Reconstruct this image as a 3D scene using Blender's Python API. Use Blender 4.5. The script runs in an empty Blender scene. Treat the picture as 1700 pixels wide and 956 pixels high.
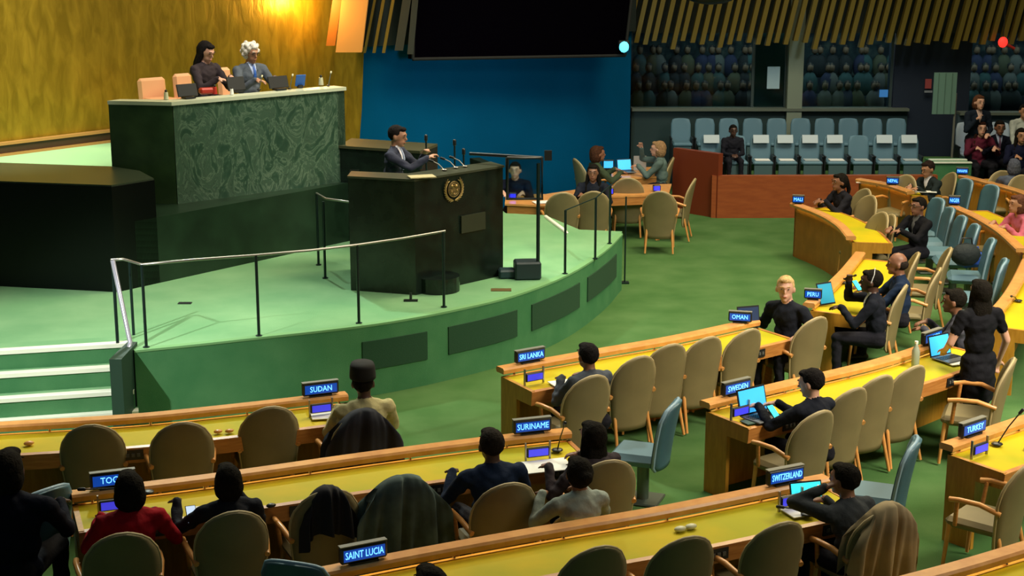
import bpy, bmesh, math, random
import numpy as np
from mathutils import Vector, Matrix, Euler
random.seed(7)
S = bpy.context.scene
COL = S.collection
# ------------------------------------------------------------------ camera
F, HZ, CH = 2600.0, -140.0, 5.1          # focal length in px, horizon row, camera height
TH = math.atan((478 - HZ) / F)
cd = bpy.data.cameras.new('camera'); cam = bpy.data.objects.new('camera', cd); COL.objects.link(cam)
cam.location = (0, 0, CH); cam.rotation_euler = (math.pi/2 - TH, 0, 0)
cd.sensor_width = 36; cd.lens = F/1700*36; cd.clip_end = 200
S.camera = cam
# ------------------------------------------------------------------ world, lights, exposure
W = bpy.data.worlds.new('hall_ambience'); S.world = W; W.use_nodes = True
W.node_tree.nodes['Background'].inputs[0].default_value = (.55, .75, .8, 1)
W.node_tree.nodes['Background'].inputs[1].default_value = .065
S.view_settings.view_transform = 'Standard'; S.view_settings.look = 'None'
S.view_settings.exposure = 0.0; S.view_settings.gamma = 1
def aim(o, tgt):
    o.rotation_euler = (Vector(tgt) - o.location).to_track_quat('-Z', 'Y').to_euler()
def area(name, loc, tgt, size, power, col, sy=None, spread=None):
    l = bpy.data.lights.new(name, 'AREA'); l.energy = power; l.color = col; l.size = size
    if sy: l.shape = 'RECTANGLE'; l.size_y = sy
    if spread: l.spread = math.radians(spread)
    o = bpy.data.objects.new(name, l); COL.objects.link(o); o.location = loc; aim(o, tgt); return o
def spot(name, loc, tgt, ang, power, col, blend=.5, rad=.15):
    l = bpy.data.lights.new(name, 'SPOT'); l.energy = power; l.color = col; l.spot_size = math.radians(ang)
    l.spot_blend = blend; l.shadow_soft_size = rad
    o = bpy.data.objects.new(name, l); COL.objects.link(o); o.location = loc; aim(o, tgt); return o
area('hall_ceiling_light', (3, 19, 12), (3, 16.5, 0), 12, 1500, (1, .92, .68), 10)
spot('stage_wash_light', (-5.5, 25, 12), (-3.2, 17.6, .8), 50, 5200, (.86, 1, .9), .7, .3)
spot('stage_wash_light', (-9, 22, 9), (-6.6, 16.0, .6), 44, 6500, (.95, 1, .9), .6, .2)
spot('rostrum_key_light', (3, 14, 9), (-1.5, 19.4, 2.2), 14, 1100, (1, .85, .72), .8, .1)
spot('podium_key_light', (-1.5, 16.5, 11.5), (-3.4, 21.0, 2.6), 24, 2200, (1, .93, .85), .8, .2)
spot('gold_wall_wash_light', (-4.5, 14.5, 7.5), (-7.2, 20.6, 2.9), 36, 2600, (1, .95, .7), 1, .3)
spot('upper_floor_light', (-7.2, 19, 10), (-6.6, 20.3, 2.0), 30, 2600, (.85, 1, .85), .8, .2)
spot('blue_wall_light', (0.6, 21.5, 2.9), (-.1, 27.6, 1.7), 75, 330, (.6, .9, 1), .9, .3)  # unseen lamp added low so the screen casts no shadow on the wall
area('front_row_light', (6, 22, 11), (2, 15, .9), 5, 900, (1, .8, .45), 4)
area('right_block_light', (9.5, 9.5, 9), (5.5, 15.5, .9), 4, 420, (1, .9, .7), 4, 70)  # unseen fill added to brighten the right-hand chairs
spot('gallery_seat_light', (6, 24, 6.5), (5.5, 28.6, 1.0), 55, 330, (.75, .9, 1), .8, .3)
spot('stair_light', (-7.5, 8.5, 7.5), (-4.8, 15.3, .5), 30, 5200, (1, 1, .92), .8, .1)
area('booth_fill_light', (7.5, 31.0, 3.08), (7.5, 31.2, 0), 9, 95, (.8, .95, 1), 1.5)  # unseen fill added to lift the black behind the booth glass
# ------------------------------------------------------------------ materials
MATS = {}
def mat(name, col, rough=.6, metal=0, emit=0, noise=0, nscale=30, bump=0, bscale=60, stretch=None, col2=None, spec=None, ramp=(.35, .7)):
    if name in MATS: return MATS[name]
    m = bpy.data.materials.new(name); m.use_nodes = True; nt = m.node_tree; b = nt.nodes['Principled BSDF']
    b.inputs['Base Color'].default_value = (*col, 1); b.inputs['Roughness'].default_value = rough; b.inputs['Metallic'].default_value = metal
    if spec is not None: b.inputs['Specular IOR Level'].default_value = spec
    if emit:
        b.inputs['Emission Color'].default_value = (*col, 1); b.inputs['Emission Strength'].default_value = emit
    if noise or col2 or bump:
        tc = nt.nodes.new('ShaderNodeTexCoord'); mp = nt.nodes.new('ShaderNodeMapping'); nt.links.new(tc.outputs['Object'], mp.inputs[0])
        if stretch: mp.inputs['Scale'].default_value = stretch
    if noise or col2:
        n = nt.nodes.new('ShaderNodeTexNoise'); n.inputs['Scale'].default_value = nscale; n.inputs['Detail'].default_value = 5
        nt.links.new(mp.outputs[0], n.inputs['Vector'])
        r = nt.nodes.new('ShaderNodeValToRGB'); r.color_ramp.elements[0].position, r.color_ramp.elements[1].position = ramp
        c2 = col2 or tuple(min(1, c*(1+noise)) for c in col); c1 = col if col2 else tuple(c*(1-noise) for c in col)
        r.color_ramp.elements[0].color = (*c1, 1); r.color_ramp.elements[1].color = (*c2, 1)
        nt.links.new(n.outputs['Fac'], r.inputs[0]); nt.links.new(r.outputs[0], b.inputs['Base Color'])
    if bump:
        n2 = nt.nodes.new('ShaderNodeTexNoise'); n2.inputs['Scale'].default_value = bscale; n2.inputs['Detail'].default_value = 4
        nt.links.new(mp.outputs[0], n2.inputs['Vector'])
        bp = nt.nodes.new('ShaderNodeBump'); bp.inputs['Strength'].default_value = bump; bp.inputs['Distance'].default_value = .02
        nt.links.new(n2.outputs['Fac'], bp.inputs['Height']); nt.links.new(bp.outputs[0], b.inputs['Normal'])
    MATS[name] = m; return m
CARPET = mat('green_carpet', (.060, .145, .042), .95, noise=.3, nscale=1.6, bump=.4, bscale=250, spec=.1, col2=(.095, .19, .065))
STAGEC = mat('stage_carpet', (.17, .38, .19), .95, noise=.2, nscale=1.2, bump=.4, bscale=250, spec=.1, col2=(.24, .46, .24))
RISERC = mat('riser_carpet', (.055, .19, .080), .95, noise=.3, nscale=2.5, bump=.4, bscale=200, spec=.1, col2=(.08, .23, .10))
VENT = mat('vent_cloth', (.010, .055, .022), .9, bump=.3, bscale=120)
WOOD = mat('desk_wood', (.42, .16, .035), .38, noise=.2, nscale=6, stretch=(1, 1, 9), col2=(.56, .24, .06))
WOODR = mat('rail_wood', (.62, .27, .075), .3, noise=.15, nscale=9, col2=(.74, .36, .11))
WOODP = mat('panel_wood', (.42, .19, .018), .4, noise=.2, nscale=5, stretch=(6, 6, 1), col2=(.54, .26, .03))  # brightened in place of light from the left on the end panels
REDW = mat('red_wood', (.26, .055, .012), .45, noise=.2, nscale=4, stretch=(1, 1, 5), col2=(.33, .08, .018))
LEATH = mat('desk_leather', (.40, .38, .012), .6, noise=.2, nscale=1.3, col2=(.66, .45, .008), spec=.12)  # yellow light of the rail strips put into the green leather's colour
TAN = mat('tan_vinyl', (.205, .165, .075), .6, noise=.08, nscale=4)
TANE = mat('tan_edge', (.42, .33, .17), .5)
BLUEV = mat('blue_vinyl', (.055, .13, .165), .5, noise=.1, nscale=5)
BLUES = mat('blue_seat', (.10, .20, .26), .6)
BLUEE = mat('blue_edge', (.25, .38, .48), .4)
GREYM = mat('grey_metal', (.12, .15, .13), .35, .7)
BLACK = mat('black_stone', (.006, .010, .008), .22, noise=.5, nscale=6, col2=(.010, .02, .014), spec=.4)
BLK = mat('black_plastic', (.012, .014, .016), .4)
POST = mat('dark_post', (.012, .03, .03), .35, .4)
STEEL = mat('steel_rail', (.35, .33, .30), .3, .8)
WHITE = mat('white_paper', (.85, .85, .8), .7)
CHROME = mat('bright_rail', (.75, .75, .9), .2, .6)
SCRB = mat('blue_screen', (.02, .24, .95), .3, emit=1.0)
SCRL = mat('light_blue_screen', (.05, .45, .95), .3, emit=.9)
TXT = mat('led_text', (.16, .58, 1.0), .3, emit=1.7)
PANE = mat('sign_glass', (.003, .05, .34), .25, emit=.9)
VIO = mat('violet_display', (.05, .05, .75), .3, emit=.8)
CYAN = mat('cyan_screen', (.05, .85, .95), .3, emit=.9)
TRIM = mat('wall_trim_wood', (.20, .075, .02), .4)
TRIMD = mat('wall_trim_dark', (.05, .02, .008), .5)
CREAM = mat('cream_plastic', (.6, .6, .4), .4)
PEACH = mat('peach_leather', (.80, .42, .22), .5)
STRIP = mat('desk_strip_lamp', (1, .72, .12), .5, emit=5)
NAVYW = mat('dark_navy_wall', (.004, .012, .03), .7)
BLUEW = mat('blue_wall_cloth', (.001, .074, .18), .9, noise=.08, nscale=1, bump=.15, bscale=80, spec=.02)
DARKW = mat('dark_wall', (.006, .014, .014), .8)
SLAT = mat('gold_slat', (.17, .12, .018), .4, .3)
GLASSM = mat('dark_glass', (.01, .02, .025), .08)
def gold_mat():
    m = bpy.data.materials.new('gold_leaf'); m.use_nodes = True; nt = m.node_tree; b = nt.nodes['Principled BSDF']
    b.inputs['Metallic'].default_value = .55; b.inputs['Roughness'].default_value = .38
    tc = nt.nodes.new('ShaderNodeTexCoord'); mp = nt.nodes.new('ShaderNodeMapping'); mp.inputs['Scale'].default_value = (4.5, 4.5, 1.5)
    nt.links.new(tc.outputs['Object'], mp.inputs[0])
    n = nt.nodes.new('ShaderNodeTexNoise'); n.inputs['Scale'].default_value = 1.6; n.inputs['Detail'].default_value = 6; n.inputs['Distortion'].default_value = .6
    nt.links.new(mp.outputs[0], n.inputs['Vector'])
    r = nt.nodes.new('ShaderNodeValToRGB'); r.color_ramp.elements[0].position = .35; r.color_ramp.elements[1].position = .68
    r.color_ramp.elements[0].color = (.27, .175, .010, 1); r.color_ramp.elements[1].color = (.44, .285, .022, 1)
    nt.links.new(n.outputs['Fac'], r.inputs[0]); nt.links.new(r.outputs[0], b.inputs['Base Color'])
    bp = nt.nodes.new('ShaderNodeBump'); bp.inputs['Strength'].default_value = .2; bp.inputs['Distance'].default_value = .08
    nt.links.new(n.outputs['Fac'], bp.inputs['Height']); nt.links.new(bp.outputs[0], b.inputs['Normal'])
    return m
GOLD = gold_mat()
def marble_mat():
    m = bpy.data.materials.new('green_marble'); m.use_nodes = True; nt = m.node_tree; b = nt.nodes['Principled BSDF']
    b.inputs['Roughness'].default_value = .3
    tc = nt.nodes.new('ShaderNodeTexCoord'); mp = nt.nodes.new('ShaderNodeMapping'); mp.inputs['Scale'].default_value = (1.3, 1.3, .8)
    nt.links.new(tc.outputs['Object'], mp.inputs[0])
    n = nt.nodes.new('ShaderNodeTexNoise'); n.inputs['Scale'].default_value = 2.6; n.inputs['Detail'].default_value = 9
    n.inputs['Distortion'].default_value = 2.2; n.inputs['Roughness'].default_value = .62
    nt.links.new(mp.outputs[0], n.inputs['Vector'])
    r = nt.nodes.new('ShaderNodeValToRGB'); e = r.color_ramp.elements
    e[0].position = .25; e[0].color = (.016, .045, .028, 1); e[1].position = .8; e[1].color = (.05, .105, .065, 1)
    for p, c in ((.40, (.024, .062, .038)), (.46, (.042, .088, .055)), (.485, (.12, .185, .125)), (.51, (.040, .088, .055)), (.58, (.055, .10, .065)), (.61, (.024, .06, .038)), (.64, (.10, .16, .11)), (.67, (.04, .09, .055))):
        k = e.new(p); k.color = (*c, 1)
    nt.links.new(n.outputs['Fac'], r.inputs[0]); nt.links.new(r.outputs[0], b.inputs['Base Color'])
    return m
MARBLE = marble_mat()
def mottled():
    m = bpy.data.materials.new('booth_interior'); m.use_nodes = True; nt = m.node_tree; b = nt.nodes['Principled BSDF']
    b.inputs['Roughness'].default_value = .8
    tc = nt.nodes.new('ShaderNodeTexCoord')
    v = nt.nodes.new('ShaderNodeTexNoise'); v.inputs['Scale'].default_value = 4.5; v.inputs['Detail'].default_value = 6
    nt.links.new(tc.outputs['Object'], v.inputs['Vector'])
    r = nt.nodes.new('ShaderNodeValToRGB'); e = r.color_ramp.elements
    e[0].position = .42; e[0].color = (.004, .012, .022, 1); e[1].position = .75; e[1].color = (.16, .17, .12, 1)
    k = e.new(.55); k.color = (.03, .055, .06, 1)
    nt.links.new(v.outputs['Fac'], r.inputs[0]); nt.links.new(r.outputs[0], b.inputs['Base Color'])
    return m
BOOTH = mottled()
def glass_mat():
    m = bpy.data.materials.new('tinted_glass'); m.use_nodes = True; nt = m.node_tree
    b = nt.nodes['Principled BSDF']; b.inputs['Base Color'].default_value = (.35, .5, .5, 1); b.inputs['Roughness'].default_value = .05
    b.inputs['Transmission Weight'].default_value = 1; b.inputs['IOR'].default_value = 1.2
    return m
GLASS = glass_mat()
# ------------------------------------------------------------------ helpers
def P(px, py, z=0.0):
    """world point at height z on the line of sight through a pixel of the 1700x956 photograph"""
    u = (px-850)/F; v = (478-py)/F
    d = Vector((u, math.cos(TH)+v*math.sin(TH), -math.sin(TH)+v*math.cos(TH)))
    t = (z-CH)/d.z
    return Vector((d.x*t, d.y*t, z))
def PY(px, py, Y):
    u = (px-850)/F; v = (478-py)/F
    d = Vector((u, math.cos(TH)+v*math.sin(TH), -math.sin(TH)+v*math.cos(TH)))
    t = Y/d.y; return Vector((d.x*t, Y, CH+d.z*t))
def V(*a): return Vector(a)
class MB:
    def __init__(s): s.v = []; s.f = []; s.sm = []; s.mi = []; s.cur = 0
    def add(s, vs, fs, smooth=False):
        n = len(s.v); s.v += [tuple(v) for v in vs]
        for f in fs: s.f.append(tuple(i+n for i in f)); s.sm.append(smooth); s.mi.append(s.cur)
        return s
    def box(s, c, d, rz=0, R=None, bev=0):
        R = R or Matrix.Rotation(rz, 3, 'Z'); c = Vector(c); x, y, z = (k/2 for k in d)
        if bev:
            b = min(bev, x*.9, y*.9, z*.9); vs = []; 
            for sx in (-1, 1):
                for sy in (-1, 1):
                    for sz in (-1, 1):
                        vs += [(sx*x, sy*(y-b), sz*(z-b)), (sx*(x-b), sy*y, sz*(z-b)), (sx*(x-b), sy*(y-b), sz*z)]
            bm = bmesh.new(); [bm.verts.new(c + R @ Vector(v)) for v in vs]
            bmesh.ops.convex_hull(bm, input=bm.verts[:]); bm.verts.index_update()
            s.add([v.co for v in bm.verts], [[v.index for v in f.verts] for f in bm.faces]); bm.free(); return s
        vs = [c + R @ Vector((sx*x, sy*y, sz*z)) for sz in (-1, 1) for sy in (-1, 1) for sx in (-1, 1)]
        return s.add(vs, [(0,2,3,1), (4,5,7,6), (0,1,5,4), (2,6,7,3), (0,4,6,2), (1,3,7,5)])
    def tube(s, pts, r, n=8, r1=None, closed=False):
        pts = [Vector(p) for p in pts]; vs = []; m = len(pts); up = Vector((0, 0, 1))
        for i, p in enumerate(pts):
            t = (pts[min(i+1, m-1)] - pts[max(i-1, 0)]).normalized()
            a = t.cross(up)
            if a.length < .05: a = t.cross(Vector((0, 1, 0)))
            a.normalize(); b = a.cross(t)
            rr = r + (r1-r)*i/(m-1) if r1 is not None else r
            vs += [p + rr*(math.cos(2*math.pi*k/n)*a + math.sin(2*math.pi*k/n)*b) for k in range(n)]
        fs = [(i*n+k, i*n+(k+1) % n, (i+1)*n+(k+1) % n, (i+1)*n+k) for i in range(m-1) for k in range(n)]
        s.add(vs, fs, True)
        return s.add(vs[:n], [tuple(range(n))[::-1]]).add(vs[-n:], [tuple(range(n))])
    def prism(s, poly, z0, z1):
        n = len(poly); vs = [(p[0], p[1], z0) for p in poly] + [(p[0], p[1], z1) for p in poly]
        return s.add(vs, [tuple(range(n))[::-1], tuple(range(n, 2*n))] + [(i, (i+1) % n, n+(i+1) % n, n+i) for i in range(n)])
    def ell(s, c, r, R=None, n=2):
        bm = bmesh.new(); bmesh.ops.create_icosphere(bm, subdivisions=n, radius=1)
        R = R or Matrix.Identity(3); c = Vector(c)
        s.add([c + R @ Vector((v.co.x*r[0], v.co.y*r[1], v.co.z*r[2])) for v in bm.verts], [[v.index for v in f.verts] for f in bm.faces], True)
        bm.free(); return s
    def cap(s, p0, r0, p1, r1, n=10):
        p0, p1 = Vector(p0), Vector(p1); d = p1-p0
        L = max(d.length, 1e-5); t = d/L; pts = []; rs = []
        for a in (-90, -50, -20, 0): pts.append(p0 + t*r0*math.sin(math.radians(a))); rs.append(r0*max(.02, math.cos(math.radians(a))))
        for a in (0, 20, 50, 90): pts.append(p1 + t*r1*math.sin(math.radians(a))); rs.append(r1*max(.02, math.cos(math.radians(a))))
        a = t.cross(Vector((0, 0, 1)))
        if a.length < .05: a = t.cross(Vector((0, 1, 0)))
        a.normalize(); b = a.cross(t); vs = []
        for p, r in zip(pts, rs): vs += [p + r*(math.cos(2*math.pi*k/n)*a + math.sin(2*math.pi*k/n)*b) for k in range(n)]
        m = len(pts); fs = [(i*n+k, i*n+(k+1) % n, (i+1)*n+(k+1) % n, (i+1)*n+k) for i in range(m-1) for k in range(n)]
        fs += [tuple(range(n))[::-1], tuple(range((m-1)*n, m*n))]
        return s.add(vs, fs, True)
    def sweep(s, line, prof, cap=True):
        """line: list of (point, outward unit vector); prof: closed list of (offset, z)"""
        vs = []; n = len(prof)
        for p, u in line: vs += [(p.x+u.x*o, p.y+u.y*o, z) for o, z in prof]
        m = len(line); fs = [(i*n+k, (i+1)*n+k, (i+1)*n+(k+1) % n, i*n+(k+1) % n) for i in range(m-1) for k in range(n)]
        s.add(vs, fs)
        if cap: s.add(vs[:n], [tuple(range(n))]).add(vs[-n:], [tuple(range(n))[::-1]])
        return s
    def mesh(s, name, ms):
        me = bpy.data.meshes.new(name); me.from_pydata(s.v, [], s.f)
        for m in (ms if isinstance(ms, (list, tuple)) else [ms]): me.materials.append(m)
        me.polygons.foreach_set('use_smooth', s.sm); me.polygons.foreach_set('material_index', s.mi)
        bm = bmesh.new(); bm.from_mesh(me); bmesh.ops.recalc_face_normals(bm, faces=bm.faces[:]); bm.to_mesh(me); bm.free()
        return me
    def obj(s, name, ms, parent=None, world=True):
        """world=True: coordinates are world ones, moved into the parent's frame"""
        if parent is not None and world:
            M = parent_matrix(parent).inverted(); s.v = [tuple(M @ Vector(v)) for v in s.v]
        o = bpy.data.objects.new(name, s.mesh(name, ms)); COL.objects.link(o)
        if parent is not None: o.parent = parent
        return o
def parent_matrix(o):
    M = Matrix.LocRotScale(o.location, o.rotation_euler, o.scale)
    return parent_matrix(o.parent) @ M if o.parent else M
def tag(o, label=None, cat=None, group=None, kind=None):
    if label: o['label'] = label
    if cat: o['category'] = cat
    if group: o['group'] = group
    if kind: o['kind'] = kind
    return o
def thing(name, label, cat, loc, rz=0, group=None, sc=1):
    o = bpy.data.objects.new(name, None); COL.objects.link(o); o.empty_display_size = .2
    o.location = loc; o.rotation_euler = (0, 0, rz); o.scale = (sc, sc, sc)
    return tag(o, label, cat, group)
def struct(name, mb, m): return tag(mb.obj(name, m), kind='structure')
def dup(root, loc, rz, label, group=None, sc=1):
    r = root.copy(); COL.objects.link(r); r.location = loc; r.rotation_euler = (0, 0, rz); r.scale = (sc, sc, sc); r['label'] = label
    if group: r['group'] = group
    for ch in list(root.children):
        c = ch.copy(); COL.objects.link(c); c.parent = r
        for g in ch.children: d = g.copy(); COL.objects.link(d); d.parent = c
    return r
def smooth_line(pts, n=8):
    pts = [Vector((p[0], p[1])) for p in pts]; out = []
    q = [2*pts[0]-pts[1]] + pts + [2*pts[-1]-pts[-2]]
    for i in range(1, len(q)-2):
        for k in range(n):
            t = k/n; a, b, c, d = q[i-1:i+3]
            out.append(.5*((2*b)+(c-a)*t+(2*a-5*b+4*c-d)*t*t+(3*b-a-3*c+d)*t**3))
    out.append(pts[-1]); return out
def face_rz(f): return math.atan2(-f[0], f[1])
# ------------------------------------------------------------------ structure: floor, stage, walls
struct('floor', MB().box((1, 19, -.1), (40, 50, .2)), CARPET)
SZ = .8
edge = [P(x, y, SZ) for x, y in [(222, 581), (330, 570), (430, 559), (540, 547), (640, 534), (745, 515), (850, 490), (940, 455), (1000, 417), (1030, 388)]]
edgeS = smooth_line(edge, 5)
backp = [P(1033, 384, SZ), P(962, 381, SZ), P(905, 357, SZ), P(840, 354, SZ), V(-1.2, 27.2, SZ), V(-3, 25.5, SZ), V(-10, 22, SZ), V(-12, 15.5, SZ)]
stL0 = P(-60, 585, SZ); stR0 = P(222, 568, SZ)
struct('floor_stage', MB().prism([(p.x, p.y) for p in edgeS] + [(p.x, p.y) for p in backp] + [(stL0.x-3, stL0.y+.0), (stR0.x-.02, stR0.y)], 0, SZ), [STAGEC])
# riser cloth skin along the curved stage front, with vent panels
def normals(line, side):
    out = []
    for i, p in enumerate(line):
        t = (line[min(i+1, len(line)-1)] - line[max(i-1, 0)]).normalized(); out.append((p, Vector((t.y, -t.x))*side))
    return out
sk = normals(edgeS, 1)
stage_skin = struct('wall_stage_front', MB().sweep(sk, [(-.01, 0), (.03, 0), (.03, SZ-.005), (-.01, SZ-.005)]), RISERC)
struct('trim_stage_edge', MB().sweep(sk, [(-.05, SZ-.02), (.035, SZ-.02), (.035, SZ+.004), (-.05, SZ+.004)]), mat('stage_edge', (.16, .36, .15), .9))
def near_i(line, px, z=.4):
    # index of the line point whose image column is nearest
    best = min(range(len(line)), key=lambda i: abs(850+F*line[i][0].x/(line[i][0].y*math.cos(TH)-(z-CH)*math.sin(TH)) - px)); return best
fine = normals(smooth_line(edge, 24), 1)
for a, b in ((598, 706), (742, 856), (878, 957), (972, 1018)):
    i, j = near_i(fine, a), near_i(fine, b)
    o = MB().sweep(fine[i:j+1], [(.03, .30), (.045, .30), (.045, .62), (.03, .62)]).obj('vent_panel', VENT, stage_skin)
# stairs at the left
ys = [P(0, 583, .8), P(0, 622, .6), P(0, 663, .4), P(0, 699, .2)]
stairs = thing('stage_stairs', 'green carpeted stairs with white nosings climbing to the stage', 'stairs', (-5.6, 15, 0))
sdir = (stR0 - stL0).normalized(); snor = Vector((sdir.y, -sdir.x, 0))
def on_stair(p, off): # point of the stair line (through p, parallel to the stage's left edge)
    return p
xr = P(213, 640, .4).x
for k, p in enumerate(ys):
    z = .8 - .2*k
    a = p + sdir*(-3.5); b = p + sdir*((xr+.05*k - p.x)/sdir.x)
    back = -snor*(.62 if k else .5)
    MB().prism([(a.x, a.y), (b.x, b.y), (b.x+back.x, b.y+back.y), (a.x+back.x, a.y+back.y)], 0 if k else .6, z-.001).obj('stair_step', RISERC, stairs)
    f = snor*.012; g = -snor*.10
    MB().prism([(a.x+f.x, a.y+f.y), (b.x+f.x, b.y+f.y), (b.x+g.x, b.y+g.y), (a.x+g.x, a.y+g.y)], z-.035, z+.006).obj('nosing', mat('white_nosing', (.80, .85, .72), .5), stairs)
    g2 = -snor*.60 if k else -snor*.3
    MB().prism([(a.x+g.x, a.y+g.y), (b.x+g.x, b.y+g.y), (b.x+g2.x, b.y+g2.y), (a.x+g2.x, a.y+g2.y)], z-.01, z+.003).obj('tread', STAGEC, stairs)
s0 = P(216, 580, .8); s1 = P(226, 690, .0)
MB().prism([(s0.x-.06, s0.y+.15), (s0.x+.04, s0.y+.15), (P(232,700,0).x+.0, ys[3].y-.0), (P(232,700,0).x-.12, ys[3].y-.0)], 0, .84).obj('stringer', mat('dark_stringer', (.01, .04, .025), .6), stairs)
# gold wall
g0, g1 = V(-6.81, 20.66, 0), V(-5.69, 21.97, 0); gd = (g1-g0).normalized(); gn = V(gd.y, -gd.x, 0)
GA = g0 - gd*6; GB = g0 + gd*((-2.47-g0.x)/gd.x)
lean = V(.33, .0, 0)
mb = MB()
N = 40; vs = []
for i in range(N+1):
    p = GA.lerp(GB, i/N)
    for z, l in ((.8, -.35), (2.0, 0.0), (3.4, .25), (5, .55), (9, 1.3)):
        vs.append(p + gd*l*(i/N)*.45 + V(0, 0, z))
for i in range(N):
    for k in range(4): a = i*5+k; mb.f.append((a, a+5, a+6, a+1)); mb.sm.append(True); mb.mi.append(0)
mb.v = [tuple(v) for v in vs]
wg = struct('wall_gold', mb, GOLD)
o = MB(); q0, q1 = GA + gn*.02, g0 + gd*3.0 + gn*.02
o.add([q0+V(0,0,2.0), q1+V(0,0,2.0), q1+V(0,0,2.14), q0+V(0,0,2.14), q0+gn*.06+V(0,0,2.0), q1+gn*.06+V(0,0,2.0), q1+gn*.06+V(0,0,2.14), q0+gn*.06+V(0,0,2.14)],
      [(4,5,6,7), (7,6,2,3), (0,3,7,4), (1,5,6,2)])
struct('baseboard_gold', o, TRIMD)
for z in (2.0, 2.145):
    o = MB(); h = .035
    o.add([q0+V(0,0,z), q1+V(0,0,z), q1+V(0,0,z+h), q0+V(0,0,z+h), q0+gn*.1+V(0,0,z), q1+gn*.1+V(0,0,z), q1+gn*.1+V(0,0,z+h), q0+gn*.1+V(0,0,z+h)], [(4,5,6,7), (7,6,2,3), (0,3,7,4), (1,5,6,2), (0,4,5,1)])
    struct('trim_gold_base', o, mat('trim_gold_strip', (.40, .20, .06), .35))
# podium: upper floor, black plinth, black wall, marble desk
pc = V(-4.63, 17.88, 0); pl = pc + (V(-6.11, 18.18, 0)-pc)*1.7; wr = V(-2.21, 20.85, 0)
wd = (wr-pc).normalized(); wn = V(wd.y, -wd.x, 0)
ptr = pc + wd*.62
mc = V(-4.19, 19.23, 0); mr = V(-2.24, 20.96, 0); ml = V(-4.99, 19.36, 0)
md_ = (mr-mc).normalized(); mo = V(-md_.y, md_.x, 0)
gU = GB - gd*.1
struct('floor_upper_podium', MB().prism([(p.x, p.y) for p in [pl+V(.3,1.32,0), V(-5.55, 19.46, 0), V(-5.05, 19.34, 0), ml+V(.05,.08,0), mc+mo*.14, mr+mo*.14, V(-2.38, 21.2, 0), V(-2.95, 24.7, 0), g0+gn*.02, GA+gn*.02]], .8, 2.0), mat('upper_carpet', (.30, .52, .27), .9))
struct('wall_podium_front', MB().prism([(p.x, p.y) for p in [pc+wd*.3, wr, wr+V(-.5,.6,0), pc+wd*.3+V(-.5,.6,0)]], .8, 1.60), mat('podium_black', (.010, .028, .014), .35, noise=.3, nscale=3))
plinth = tag(MB().prism([(p.x, p.y) for p in [pl, pc, ptr, ptr+V(-.3,.6,0), V(-4.95, 19.3, 0), V(-5.55, 19.42, 0), pl+V(.3,1.3,0)]], .8, 2.05).obj('stone_plinth', [mat('plinth_black', (.002, .003, .003), .3, spec=.25)]), 'wide black stone plinth left of the green marble desk', 'plinth')
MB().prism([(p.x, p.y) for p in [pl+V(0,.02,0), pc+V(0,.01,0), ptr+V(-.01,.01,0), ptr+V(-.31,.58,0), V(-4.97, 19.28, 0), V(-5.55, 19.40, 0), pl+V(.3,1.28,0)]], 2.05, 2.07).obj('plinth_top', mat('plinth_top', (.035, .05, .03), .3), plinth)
# corner as measured at desk-top height
desk = thing('marble_desk', 'long veined green marble podium desk below the gold wall', 'desk', ((mc+mr)/2).to_tuple()[:2]+(1.57,))
MB().prism([(p.x, p.y) for p in [mc+md_*.03, mr, mr+mo*.12, mc+md_*.05+mo*.12]], 1.57, 2.85).obj('front_slab', MARBLE, desk)
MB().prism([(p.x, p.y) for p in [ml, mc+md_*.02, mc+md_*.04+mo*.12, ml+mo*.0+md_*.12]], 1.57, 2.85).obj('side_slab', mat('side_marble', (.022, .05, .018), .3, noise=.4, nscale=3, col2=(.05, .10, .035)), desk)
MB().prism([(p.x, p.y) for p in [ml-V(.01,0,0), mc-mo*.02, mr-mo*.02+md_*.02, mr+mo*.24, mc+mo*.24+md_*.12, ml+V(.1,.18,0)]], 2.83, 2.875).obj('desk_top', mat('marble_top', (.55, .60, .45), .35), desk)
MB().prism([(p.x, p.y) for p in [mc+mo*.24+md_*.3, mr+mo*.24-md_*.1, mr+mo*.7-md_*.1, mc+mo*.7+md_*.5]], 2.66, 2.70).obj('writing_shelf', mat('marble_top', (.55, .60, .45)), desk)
MB().prism([(p.x, p.y) for p in [mr-md_*.12, mr, mr+mo*.6, mr+mo*.6-md_*.12]], 1.57, 2.83).obj('end_slab', MARBLE, desk)
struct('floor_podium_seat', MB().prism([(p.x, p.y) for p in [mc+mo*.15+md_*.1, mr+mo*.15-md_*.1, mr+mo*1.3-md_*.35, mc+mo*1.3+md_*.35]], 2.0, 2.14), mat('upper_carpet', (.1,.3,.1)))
a, b = P(-30, 277, 2.0), P(113, 279, 2.0)
struct('trim_upper_step', MB().prism([(a.x, a.y), (b.x, b.y), (b.x+.02, b.y+.16), (a.x+.02, a.y+.16)], 2.0, 2.012), mat('white_nosing', (.80, .85, .72), .5))
# block between marble desk and rostrum
bl = PY(575, 243, 20.9); br = PY(660, 243, 20.5)
blk = tag(MB().prism([(bl.x-.1, bl.y), (br.x+.3, br.y-.1), (br.x+.5, br.y+.55), (bl.x, bl.y+.7)], .8, bl.z-.02).obj('stone_screen', BLACK), 'low black stone screen behind the speaker, beside the marble desk', 'screen wall')
MB().prism([(bl.x-.1, bl.y-.02), (br.x+.3, br.y-.12), (br.x+.5, br.y+.55), (bl.x, bl.y+.7)], bl.z-.02, bl.z+.015).obj('screen_top', mat('screen_top', (.06, .06, .03), .4), blk)
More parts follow.
